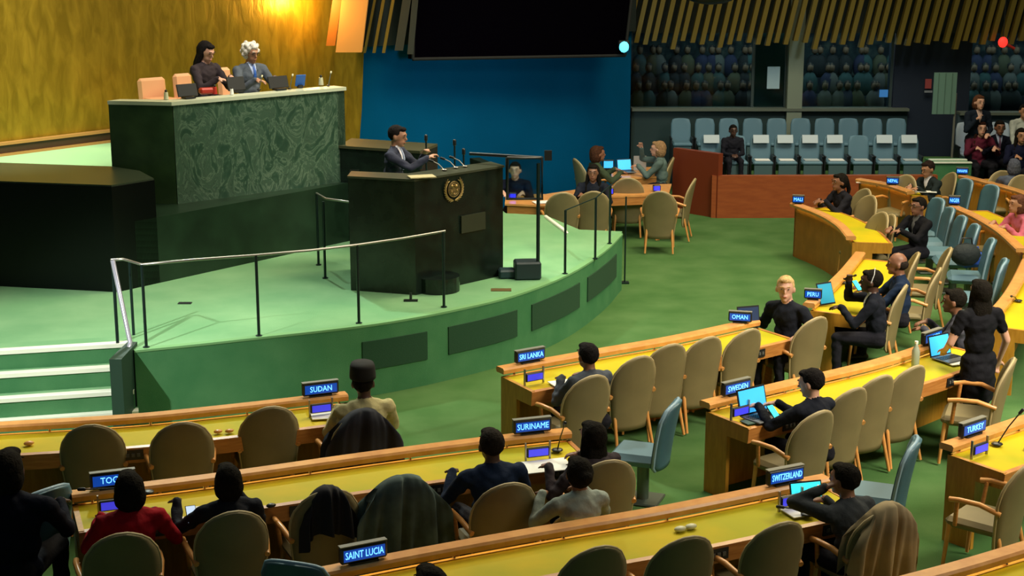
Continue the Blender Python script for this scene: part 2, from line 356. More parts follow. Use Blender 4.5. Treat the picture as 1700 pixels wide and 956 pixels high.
# blue wall and upper dark wall
BA, BB = V(-2.50, 25.95, 0), V(2.22, 29.4, 0); bd = (BB-BA).normalized(); bn = V(bd.y, -bd.x, 0)
bz = 2.95
def wallq(a, b, z0, z1, th=.15, n=None):
    n = n or V((b-a).normalized().y, -(b-a).normalized().x, 0)
    return MB().prism([(p.x, p.y) for p in [a, b, b-n*th, a-n*th]], z0, z1)
BL = BA - bd*.3
struct('wall_blue', wallq(BL, BB, 0, 5), BLUEW)
struct('wall_dark_upper', wallq(BL+bn*.25, BB+bn*.12, 3.02, 9, .2), DARKW)
# big black screen
c = [P_ for P_ in (PY(684, 98, 25.9), PY(1036, 92, 28.2), PY(1047, -2, 28.2), PY(690, -2, 25.9))]
scr = thing('projection_screen', 'large black projection screen hanging above the blue wall', 'screen', c[0])
sb, st_ = c[0], c[1]
up = V(.25, 0, 3.2)
off = V(bn.x, bn.y, 0)*.12
mb = MB().add([c[0], c[1], c[1]+V(.35,0,3.5), c[0]+V(.10,0,3.5), c[0]-off, c[1]-off, c[1]-off+V(.35,0,3.5), c[0]-off+V(.10,0,3.5)], [(0,1,2,3), (4,7,6,5), (0,4,5,1), (0,3,7,4), (1,5,6,2)])
mb.obj('screen_panel', mat('screen_black', (.0012, .0008, .0018), 1, spec=0), scr)
mb = MB()
mb.tube([c[0]+off*.2, c[1]+off*.2], .03, 6); mb.tube([c[0]+off*.2, c[0]+off*.2+V(.10,0,3.5)], .03, 6); mb.tube([c[1]+off*.2, c[1]+off*.2+V(.35,0,3.5)], .03, 6)
mb.obj('frame', mat('screen_frame', (.005, .005, .004), .8), scr)
# peach fin panel + fins between gold wall and screen
def fin(name, bx, by, tx, ty, wpx, Y, m, dep=.12, root=None, label=None, cat=None):
    a = PY(bx, by, Y); b = PY(tx, ty, Y); d = (b-a)/(b.z-a.z); w = wpx/(F/Y*1.0)
    top = a + d*((6.0-a.z))
    mb = MB().add([a, a+V(w,0,0), top+V(w,0,0), top, a+V(0,dep,0), a+V(w,dep,0), top+V(w,dep,0), top+V(0,dep,0)],
                  [(0,1,2,3), (4,7,6,5), (0,4,5,1), (0,3,7,4), (1,5,6,2), (3,2,6,7)])
    return mb.obj(name, m, root)
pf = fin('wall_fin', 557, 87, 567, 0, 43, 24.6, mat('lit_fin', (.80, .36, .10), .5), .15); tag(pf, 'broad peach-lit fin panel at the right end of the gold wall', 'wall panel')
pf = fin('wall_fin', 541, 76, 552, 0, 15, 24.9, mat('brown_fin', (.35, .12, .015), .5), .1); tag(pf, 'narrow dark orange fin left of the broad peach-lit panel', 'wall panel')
sl = thing('slat_screen', 'few thin green-gold slats between the gold wall and black screen', 'slat screen', PY(640, 88, 25.2))
for bx, tx, w, y in ((603, 620, 4, 88), (618, 634, 5, 88), (634, 650, 5, 88), (655, 668, 14, 84), (676, 684, 10, 90)):
    fin('slat', bx, y, tx, 0, w, 25.6, SLAT if w < 8 else mat('dim_slat', (.022, .022, .014), .6), .08, sl)
# gallery back: booths, parapet, slats, seats
YB = 30.0
def zy(py, Y): return PY(850, py, Y).z
zs = zy(183, YB); zt = zy(72, YB)
xa, xb = PY(1048, 200, YB).x, PY(1506, 200, YB).x
struct('wall_gallery_parapet', MB().box(((xa+xb)/2, YB+.1, (zs-.0)/2), (xb-xa, .2, zs)), mat('parapet', (.012, .035, .035), .6))
struct('trim_parapet_ledge', MB().box(((xa+xb)/2, YB+.05, zs+.02), (xb-xa, .35, .05)), mat('ledge', (.12, .14, .11), .4))
struct('wall_gallery_back', MB().box((8, YB+3, 3), (16, .2, 8)), BOOTH)
struct('ceiling_booths', MB().box((8, YB+1.6, zt+.55), (16, 3.0, .1)), DARKW)
struct('floor_booths', MB().box((8, YB+1.6, zs-.3), (16, 2.8, .1)), NAVYW)
x2 = PY(1308, 100, YB).x; x3 = PY(1333, 100, YB).x
struct('trim_booth_pillar', MB().box(((x2+x3)/2, YB+.05, 3), (x3-x2, .3, 6)), mat('pillar', (.20, .24, .18), .6))
def pane(a, b, y=YB+.1, z0=None):
    w = struct('window_booth', MB().box(((PY(a,100,YB).x+PY(b,100,YB).x)/2, y, (z0 or zs)+1.0), (PY(b,100,YB).x-PY(a,100,YB).x-.02, .012, 2.0)), GLASS); return w
for a, b in ((1050, 1252), (1255, 1307), (1334, 1483), (1612, 1760)):
    pane(a, b)
    xx = PY(b, 100, YB).x; struct('trim_mullion', MB().box((xx, YB+.1, zs+1), (.05, .06, 2.0)), mat('mullion', (.03, .05, .05), .5))
struct('wall_booth_teal', MB().box(((PY(1255,100,YB).x+PY(1307,100,YB).x)/2, YB+.4, 2.5), (.62, .1, 2.4)), mat('teal_panel', (.012, .05, .045), .7))
xn0, xn1 = PY(1484, 150, YB).x, PY(1611, 150, YB).x
struct('door_gallery_recess', MB().box(((xn0+xn1)/2, YB+.3, 1.9), (xn1-xn0, .5, 3.8)), NAVYW)
# rows of dark seated figures standing in for the unclear mottling behind the booth glass
crowd = []
for r in range(3):
    for i in range(34):
        px = 1062 + i*19 + random.uniform(-8, 8)
        if 1484 < px < 1612 or 1305 < px < 1336 or 1250 < px < 1300: continue
        p = PY(px, 176-r*30, YB+1.0+r*.5); p.z -= .15
        crowd.append(p)
    tz = crowd[-1].z; struct('floor_booth_tier', MB().box((8, YB+1.1+r*.5, tz/2-.0), (16, .5, tz)), NAVYW)
cm = [mat('crowd_'+n, c, .8) for n, c in (('teal', (.02, .06, .06)), ('olive', (.06, .06, .03)), ('navy', (.012, .015, .05)), ('dark', (.006, .008, .01)), ('grey', (.09, .09, .08)))]
skc = mat('crowd_skin', (.16, .09, .05), .7)
for mi in range(1): pass
protos = []
for p in crowd:
    k = random.randrange(5)
    mb = MB(); mb.ell((0, 0, .22), (.17, .12, .26), n=2); mb.cur = 1; mb.ell((0, -.02, .55), (.07, .08, .10), n=1); mb.cur = 2; mb.ell((0, .01, .58), (.078, .085, .09), n=1)
    o = tag(mb.obj('gallery_figure', [cm[k], skc, cm[3]]), 'dim stand-in figure seated behind the dark glass of the gallery booth', 'person', 'stand-in figures behind the booth glass')
    o.location = (p.x, p.y, p.z)
# slat curtain above the booths
cur = thing('slat_curtain', 'long curtain of leaning gold slats above the gallery booths', 'slat wall', (PY(1370, 60, YB-.6).x, YB-.6, zy(90, YB-.6)))
Ys = YB-.6; base = None
for i in range(45):
    bx = 1036 + i*15.6 + random.uniform(-1, 1); by = 68 + (i*7 % 3)*3 + (8 if i % 5 == 0 else 0)
    a = PY(bx, by, Ys); t = PY(bx+17, 0, Ys); d = (t-a)/(t.z-a.z)
    if base is None:
        me = MB(); L = 3.2; w, dp = .085, .16
        me.add([(0,0,0), (w,0,0), (w+d.x*L,0,L), (d.x*L,0,L), (0,dp,0), (w,dp,0), (w+d.x*L,dp,L), (d.x*L,dp,L)], [(0,1,2,3), (4,7,6,5), (0,4,5,1), (0,3,7,4), (1,5,6,2), (3,2,6,7)])
        o = me.obj('slat', SLAT, cur, False); base = o
    else: o = base.copy(); COL.objects.link(o); o.parent = cur
    o.location = a - cur.location
MB().box((7.5, Ys+.55, zt+2.2), (16, .1, 4)).obj('backing', mat('slat_backing', (.012, .02, .016), .8), cur)
# ------------------------------------------------------------------ low wooden walls, tiers
wa, wb = V(3.55, 26.69, 0), V(7.35, 26.75, 0)
struct('wall_red_gallery', wallq(wa, wb, 0, .74, .12), REDW)
struct('trim_red_partition', wallq(V(2.84, 27.4, 0), wa, 0, 1.12, .12), mat('red_wood_dark', (.20, .035, .010), .5))
struct('wall_red_return', wallq(wa+V(0,.02,0), wa+V(.05, 1.2, 0), 0, .74, .1), REDW)
struct('floor_gallery_tier', MB().box((8.0, 28.2, .22), (9.4, 2.2, .44)), CARPET)
struct('floor_gallery_upper_tier', MB().box((8.0, 29.6, .29), (9.4, .8, .58)), CARPET)
st = thing('gallery_step', 'low green step with white edge strips below the gallery door', 'step', PY(1575, 270, 27.6))
sp0, sp1 = PY(1545, 268, 27.4), PY(1608, 268, 27.4)
MB().box(((sp0.x+sp1.x)/2, 27.5, (sp0.z)/2), (sp1.x-sp0.x, .6, sp0.z)).obj('step_block', RISERC, st)
for dy, dz in ((-.28, 0), (.02, .004)): MB().box(((sp0.x+sp1.x)/2, 27.5+dy, sp0.z+.01+dz), (sp1.x-sp0.x, .09, .02)).obj('nosing', mat('white_nosing', (.8, .8, .7)), st)
# ------------------------------------------------------------------ delegate desks
DESKS = []
def desk_row(pix, label, chair_side, group=None, front=WOODP, ends=(1, 1), zr=.84, light=1.0, pz=0, n=10, dw=.56, ctrl=True):
    line = smooth_line([P(x, y, zr+pz) for x, y in pix], n)
    ln = normals(line, 1)
    # orient u toward the chairs
    if (chair_side - ln[len(ln)//2][0]).dot(ln[len(ln)//2][1]) < 0: ln = normals(line, -1)
    mid = ln[len(ln)//2]
    root = thing('delegate_desk', label, 'desk', (mid[0].x+mid[1].x*.3, mid[0].y+mid[1].y*.3, pz), 0, group)
    DESKS.append((ln, pz))
    zz = lambda prof: [(o, z+pz) for o, z in prof]
    MB().sweep(ln, zz([(-.065, .785), (.065, .785), (.072, .825), (.055, .842), (-.055, .842), (-.072, .825)])).obj('rail', WOODR, root)
    MB().sweep(ln, zz([(.05, .71), (dw-.03, .70), (dw-.03, .735), (.05, .75)])).obj('desktop', LEATH, root)
    MB().sweep(ln, zz([(dw-.03, .60), (dw, .60), (dw+.012, .735), (dw-.03, .742)])).obj('front_edge', WOOD, root)
    MB().sweep(ln, zz([(.02, .70), (.05, .70), (.05, .755), (.02, .755)])).obj('back_edge', WOOD, root)
    MB().sweep(ln, zz([(.02, .0), (.05, .0), (.05, .70), (.02, .70)])).obj('modesty_panel', front, root)
    MB().sweep(ln[1:-1], zz([(-.02, .776), (.015, .776), (.015, .785), (-.02, .785)])).obj('strip_lamp', STRIP if light == 1 else mat('strip_dim', (1, .72, .12), emit=3), root)
    L = 0; nextp = .15; nc = .55; tot = sum((line[i+1]-line[i]).length for i in range(len(line)-1))
    for i in range(len(ln)-1):
        seg = (line[i+1]-line[i]).length
        while L+seg > nextp and nextp < tot-.03:
            t = (nextp-L)/seg; p = line[i].lerp(line[i+1], t); u = ln[i][1]
            rz = math.atan2(u.y, u.x)
            MB().tube([(p.x+u.x*.035, p.y+u.y*.035, .74+pz), (p.x, p.y, .79+pz)], .012, 6).obj('rail_post', STEEL, root)
            nextp += .85
        while ctrl and L+seg > nc and nc < tot-.2:
            t = (nc-L)/seg; p = line[i].lerp(line[i+1], t); u = ln[i][1]; rz = math.atan2(u.y, u.x)
            c = V(p.x+u.x*(dw+.008), p.y+u.y*(dw+.008), .675+pz)
            cp = MB().box(c, (.02, .26, .085), rz).obj('control_panel', BLK, root)
            mb = MB(); t2 = V(-u.y, u.x, 0)
            for k in (-2, -1, 0, 1, 2): mb.box(c + t2*k*.045 + V(u.x, u.y, 0)*.013, (.012, .026, .03), rz)
            mb.obj('button_row', mat('grey_button', (.10, .10, .09), .5), cp)
            nc += 1.1
        L += seg
    for e, w in ((0, ends[0]), (-1, ends[1])):
        if not w: continue
        p, u = ln[e]; t = (line[1]-line[0]).normalized() if e == 0 else (line[-2]-line[-1]).normalized()
        vs = []
        for k in (0, 1):
            for o, z in ((.02, 0), (.02, .755), (.05, .755), (dw, .742), (dw, .60), (.30, .60), (.30, 0)):
                q = p + u*o + t*(.04*k) - t*.001; vs.append((q.x, q.y, z+pz))
        MB().add(vs, [tuple(range(7)), tuple(range(7, 14))[::-1]] + [(i, (i+1) % 7, 7+(i+1) % 7, 7+i) for i in range(7)]).obj('end_panel', WOODP if e == 0 else WOOD, root)
    return root
near = lambda x, y, z=1.0: P(x, y, z).xy
desk_row([(-120, 712), (5, 703), (220, 690), (400, 672), (575, 652)], 'long curved wooden desk at the left below the stage stairs', near(300, 760))
desk_row([(118, 818), (350, 790), (600, 755), (800, 729), (945, 713)], 'second-row curved wooden desk behind the seated woman in red', near(500, 900))
desk_row([(525, 948), (700, 914), (900, 878), (1100, 844), (1290, 806), (1372, 790)], 'nearest long wooden desk crossing the bottom centre', near(1100, 960))
desk_row([(830, 610), (1000, 580), (1120, 559), (1255, 530)], 'front-row wooden desk beside the stage, blond man at its far end', near(1080, 640))
desk_row([(1170, 667), (1300, 636), (1460, 598), (1575, 560)], 'second-row wooden desk carrying the open laptop with bright blue screen', near(1400, 720))
desk_row([(1571, 737), (1690, 697), (1820, 655)], 'wooden desk end at the right edge with mic on its rail', near(1700, 840))
desk_row([(1488, 965), (1600, 935), (1720, 899), (1850, 860)], 'wooden desk rail cutting the bottom right corner', near(1650, 1100))
desk_row([(1343, 503), (1378, 473), (1405, 446), (1428, 418)], 'short curved desk holding the tilted tablet before two men', near(1520, 480))
desk_row([(1413, 392), (1395, 372), (1365, 354), (1318, 336)], 'far curved desk with tall plain front, woman with ponytail behind', near(1460, 340), front=mat('lit_panel_wood', (.34, .135, .02), .45, noise=.15, nscale=5), light=.3)
desk_row([(1512, 317), (1470, 304), (1425, 296)], 'far desk strewn with white papers before the man facing left', near(1560, 300), front=mat('orange_panel', (.45, .19, .03), .45), light=.3)
desk_row([(1640, 528), (1668, 497), (1688, 467), (1706, 430)], 'curved desk at the right edge with bright yellow top', near(1760, 520))
desk_row([(1696, 412), (1662, 382), (1622, 358), (1582, 340)], 'far right curved desk between two lines of blue chairs', near(1720, 350), light=.3)
desk_row([(1730, 330), (1690, 315), (1640, 301), (1596, 290)], 'farthest right desk in front of the tan chair tops', near(1720, 290), light=.3, ctrl=False)
def nearest(pt, pen=3):
    best = None
    for ln, pz in DESKS:
        for p, u in ln:
            d = (Vector(pt[:2])-p).dot(u)
            dd = (Vector(pt[:2])-p).length + (pen if d < 0 else 0)
            if best is None or dd < best[0]: best = (dd, p, u)
    return best
def facing(pt):
    u = nearest(pt)[2]; return V(-u.x, -u.y, 0)
# ------------------------------------------------------------------ chairs
def back_shell(z0, z1, w0, w1, th, y0, tilt, curve, rnd=.35, nz=14, nx=10, power=2.0):
    mb = MB(); H = z1-z0; F1 = []; 
    def hw(t):
        w = w0+(w1-w0)*min(1, t/.55)**.8
        if t > 1-rnd: s = (t-(1-rnd))/rnd; w *= max(0.02, (1-s**(power+.4)))**(1/power)
        if t < .06: w *= .86+.14*t/.06
        return w
    ts = [i/nz for i in range(nz)]; ts = ts[:-2]+[1-rnd*.25, 1-rnd*.12, 1-rnd*.04, 1]
    ts = sorted(set(ts)); vs = []
    for side in (0, 1):
        for t in ts:
            z = z0+H*t; w = hw(t)
            for k in range(nx+1):
                a = 2*k/nx-1; x = w*a
                ed = (abs(a)**6)*.35
                y = y0 - tilt*(t**1.3) + curve*(x/w1)**2 + (th*(.5-ed*.5) if side == 0 else -th*(.5-ed*.5))
                vs.append((x, y, z))
    m = len(ts); n = nx+1; fs = []
    for s in (0, 1):
        o = s*m*n
        for i in range(m-1):
            for k in range(nx):
                a = o+i*n+k; fs.append((a, a+1, a+n+1, a+n))
    for i in range(m-1):
        for k in (0, nx): a = i*n+k; fs.append((a, a+n, a+n+m*n, a+m*n))
    for k in range(nx):
        fs.append((k, k+1, k+1+m*n, k+m*n)); a = (m-1)*n+k; fs.append((a, a+1, a+1+m*n, a+m*n))
    mb.add(vs, fs, True)
    rim = []
    for t in ts: w = hw(t); rim.append((w, y0-tilt*t**1.3+curve*(w/w1)**2, z0+H*t))
    rim = rim + [(-x, y, z) for x, y, z in rim[::-1]]
    return mb, rim
def make_tan():
    t = thing('conference_chair', 'x', 'chair', (0, 0, 0))
    mb, rim = back_shell(.24, 1.0, .205, .262, .05, -.235, .12, .075, .42)
    o = mb.obj('backrest', TAN, t, False); r = MB().tube(rim, .013, 6).obj('piping', TANE, o, False)
    mb = MB().box((0, 0, .43), (.48, .46, .09), bev=.035); mb.obj('seat', TAN, t, False)
    for sx in (-1, 1):
        MB().tube([(sx*.21, .19, .42), (sx*.225, .22, .02)], .021, 8, .015).obj('leg', WOODR, t, False)
        MB().tube([(sx*.19, -.20, .42), (sx*.215, -.30, .02)], .021, 8, .015).obj('leg', WOODR, t, False)
        MB().tube([(sx*.255, -.24, .60), (sx*.285, -.08, .655), (sx*.29, .08, .655), (sx*.28, .17, .64)], .022, 8).obj('armrest', WOODR, t, False)
        MB().tube([(sx*.275, .11, .64), (sx*.245, .13, .42)], .018, 8).obj('arm_support', WOOD, t, False)
    return t
def make_blue():
    t = thing('pedestal_chair', 'x', 'chair', (0, 0, 0))
    mb, rim = back_shell(.36, .95, .235, .25, .075, -.21, .10, .05, .22, power=2.6)
    o = mb.obj('backrest', BLUEV, t, False); MB().tube(rim, .016, 6).obj('piping', BLUEE, o, False)
    MB().box((0, .03, .43), (.46, .46, .11), bev=.05).obj('seat', BLUES, t, False)
    MB().tube([(0, -.02, 0), (0, -.02, .38)], .055, 10).obj('pedestal', GREYM, t, False)
    MB().box((0, -.02, .012), (.34, .34, .024), bev=.01).obj('floor_plate', GREYM, t, False)
    return t
tan0, blue0 = make_tan(), make_blue()
used = {tan0.name: 0, blue0.name: 0}
def put(proto, loc, rz, label, group=None, sc=1):
    if not used[proto.name]:
        used[proto.name] = 1; proto.location = loc; proto.rotation_euler = (0, 0, rz); proto.scale = (sc,)*3; proto['label'] = label
        if group: proto['group'] = group
        return proto
    return dup(proto, loc, rz, label, group, sc)
CH_ = {}
def chair(px, py, label, f=None, proto=None, ztop=1.0, sc=1, key=None, turn=0, z0=0):
    proto = proto or tan0
    p = P(px, py, (ztop*sc if proto is tan0 else .95*sc)+z0); f = (V(*f, 0).normalized() if f else facing(p))
    if turn: f = Matrix.Rotation(math.radians(turn), 3, 'Z') @ f
    p = p + f*.345*sc; p.z = z0
    o = put(proto, p, face_rz(f), label, None, sc)
    CH_[key or label] = o; return o
for x, y, l, *k in [
    (150, 706, 'olive tan shell-backed chair, leftmost at the front left desk'),
    (302, 702, 'olive tan shell-backed chair, second from left at the front left desk'),
    (449, 676, 'olive tan shell-backed chair just left of the man in the black cap'),
    (605, 688, 'tan chair of the man in the black cap, hidden under a dark coat', 'capman'),
    (202, 886, 'olive tan chair back behind the woman in the red jacket'),
    (387, 850, 'olive tan chair back behind the dark-clothed person beside the red jacket'),
    (545, 814, 'olive tan chair with a black scarf over its back'  , 'scarf'),
    (670, 800, 'tan chair covered by the grey draped coat, second row', 'coat'),
    (845, 803, 'olive tan chair back behind the man in the navy suit'),
    (1012, 765, 'tan chair of the woman with long black hair, second row end'),
    
    (995, 908, 'tan chair top at the nearest desk, leftmost of three empty'),
    (1143, 892, 'tan chair top at the nearest desk, middle of three empty'),
    (1300, 868, 'tan chair at the nearest desk just left of the thinking man'),
    (1478, 845, 'tan chair under the beige trench coat', 'trench'),
    (985, 624, 'tan chair behind the short-haired man at the front-row desk end'),
    (1063, 592, 'empty tan chair, first right of the short-haired man, front row'),
    (1115, 572, 'empty tan chair, second right of the short-haired man, front row'),
    (1177, 560, 'empty tan chair, third right of the short-haired man, front row'),
    (1245, 547, 'empty tan chair just left of the blond man in the front row'),
    (1358, 527, 'tan chair of the blond man turning round, seen edge-on'),
    (1363, 683, 'tan chair behind the man typing on the blue-screen laptop'),
    (1420, 645, 'empty tan chair, first right of the man with the laptop'),
    (1465, 624, 'empty tan chair, second right of the man with the laptop'),
    (1520, 608, 'empty tan chair, third right of the man with the laptop')]:
    chair(x, y, l, key=k[0] if k else None)
chair(958, 850, 'small-showing tan chair behind the woman in the pale grey jacket', sc=.8)
chair(1503, 474, 'tan chair of the man in black holding a phone to his ear', (-.93, .36))
chair(1560, 446, 'empty tan chair seen edge-on behind the phone man chair', (-.95, .3))
chair(1524, 420, 'tan chair of the bald man in navy', (-.97, .2))
chair(1578, 412, 'brownish tan chair with a hand resting on its top', (-.97, .2))
chair(1439, 314, 'tan chair behind the ponytailed woman', (-.9, -.35))
chair(1447, 325, 'second tan chair overlapping the one behind the ponytailed woman', (-.88, -.40))
chair(1467, 353, 'low-showing tan chair, third behind the far curved desk', (-.8, -.3))
chair(1482, 357, 'slim tan chair end-on, fourth behind the far curved desk', (-.93, -.2))
chair(1507, 291, 'pale tan chair left of the man reading papers', (-.75, -.65))
chair(1583, 287, 'pale tan chair behind the man reading papers', (-.95, -.2))
chair(1665, 284, 'round tan chair top before the seated guests, left one', (-.1, -1))
chair(1698, 291, 'round tan chair top at the right frame edge before the seated guests', (-.1, -1))
chair(1682, 596, 'large empty tan chair with pink seat at the right edge', (-.93, .35), sc=1.05)
chair(1712, 765, 'tan chair cut by the right frame edge at the mic desk', (-.75, .65))
chair(1694, 350, 'tan chair of the person in pink at the right edge', (-.95, -.2))
for x, y, l, f in [(1130, 668, 'blue pedestal chair standing in the aisle, centre right', (-.93, .33)), (1530, 732, 'blue pedestal chair in the aisle at right, beside the trench coat', (-.93, .36)),
                   (85, 814, 'blue pedestal chair at the left edge beside the red jacket', (-.8, .62)), (480, 938, 'blue chair top peeking up at the bottom edge', (.3, .95))]:
    chair(x, y, l, f, blue0)
BLINE = [(1612, 298, (-.97, -.2)), (1655, 308, (-.97, -.2)), (1566, 330, (-.97, -.15)), (1586, 346, (-.98, .05)), (1606, 360, (-.98, .05)), (1628, 374, (-.98, .1)), (1655, 398, (-.97, .2)), (1676, 432, (-.95, .3))]
BW = ['upper left of the pair above the far right desk', 'upper right of the pair above the far right desk', 'farthest of the slanting blue line left of the far right desk', 'second of the slanting blue line, near the small lit nameplate',
      'third of the slanting blue line, above the blue bag', 'fourth of the slanting blue line, behind the black bag', 'fifth of the slanting blue line, next to the yellow desk', 'nearest of the slanting blue line, touching the curved orange rail']
for (x, y, f), l in zip(BLINE, BW): chair(x, y, 'blue chair seen edge-on, '+l, f, blue0)
# ------------------------------------------------------------------ people
def cache_ell(): pass
class Fig:
    def __init__(s): s.pr = []      # (kind, label, data)
    def e(s, lab, c, r, R=None): s.pr.append(('e', lab, Vector(c), Vector(r), R or Matrix.Identity(3)))
    def c(s, lab, p0, r0, p1, r1): s.pr.append(('c', lab, Vector(p0), r0, Vector(p1), r1))
    def build(s, vox):
        mb = MB()
        for p in s.pr:
            if p[0] == 'e': mb.ell(p[2], p[3], p[4], 2)
            else: mb.cap(p[2], p[3], p[4], p[5])
        me = mb.mesh('tmp', [])
        o = bpy.data.objects.new('tmp', me); COL.objects.link(o)
        m = o.modifiers.new('r', 'REMESH'); m.mode = 'VOXEL'; m.voxel_size = vox; m.use_smooth_shade = True
        sm = o.modifiers.new('s', 'SMOOTH'); sm.factor = .5; sm.iterations = 2
        dg = bpy.context.evaluated_depsgraph_get(); ev = o.evaluated_get(dg)
        out = bpy.data.meshes.new_from_object(ev); bpy.data.objects.remove(o); bpy.data.meshes.remove(me)
        return out
    def sdf(s, pts):
        best = np.full(len(pts), 1e9); lab = np.zeros(len(pts), int)
        for p in s.pr:
            if p[0] == 'e':
                q = (pts-np.array(p[2])) @ np.array(p[4]); k = q/np.array(p[3]); n = np.linalg.norm(k, axis=1)
                d = (n-1)*min(p[3])
            else:
                a, b = np.array(p[2]), np.array(p[4]); ab = b-a; t = np.clip(((pts-a) @ ab)/max(ab @ ab, 1e-9), 0, 1)
                d = np.linalg.norm(pts-a-t[:, None]*ab, axis=1) - (p[3]+(p[5]-p[3])*t)
            m = d < best; best[m] = d[m]; lab[m] = p[1]
        return lab
def ik(a, b, l1, l2, pole):
    d = b-a; L = d.length
    if L > (l1+l2)*.995: b = a+d*((l1+l2)*.995/L); d = b-a; L = d.length
    x = (l1*l1-l2*l2+L*L)/(2*L); h = math.sqrt(max(0, l1*l1-x*x)); t = d/L
    pl = (pole-t*pole.dot(t)).normalized(); return a+t*x+pl*h, b
SKIN = {'light': (.62, .34, .24), 'tan': (.42, .21, .12), 'brown': (.23, .10, .055), 'dark': (.075, .033, .020)}
def cloth(c): 
    k = 'cloth_%02d%02d%02d' % tuple(int(x*99) for x in c); return mat(k, c, .85, noise=.2, nscale=6, bump=.9, bscale=9, spec=.15)
def add_hand(fg, wrist, fdir, side, curl=.6, nrm=None):
    f = fdir.normalized(); n = nrm or V(0, 0, -1); n = (n-f*n.dot(f)).normalized(); s = f.cross(n)*side  # s: toward thumb
    pc_ = wrist+f*.05
    R = Matrix((s, f, n)).transposed()
    fg.e(1, pc_, (.044, .056, .019), R)
    for k, (o, L) in enumerate(((.028, .068), (.010, .076), (-.010, .070), (-.028, .055))):
        a = pc_+f*.038+s*o; m1 = a+(f*math.cos(curl*.5)+n*math.sin(curl*.5)+s*o*1.5)*L*.55
        m2 = m1+(f*math.cos(curl*1.6)+n*math.sin(curl*1.6))*L*.5
        fg.c(1, a, .0105, m1, .0098); fg.c(1, m1, .0098, m2, .0082)
    a = wrist+f*.03+s*.028; m1 = a+(s*.8+f*.6+n*.25).normalized()*.04; m2 = m1+(f*.9+s*.2+n*.4).normalized()*.032
    fg.c(1, a, .014, m1, .012); fg.c(1, m1, .012, m2, .0095)
NP = [0]; HS = 1.16
def hv(*r): return V(*r)*HS
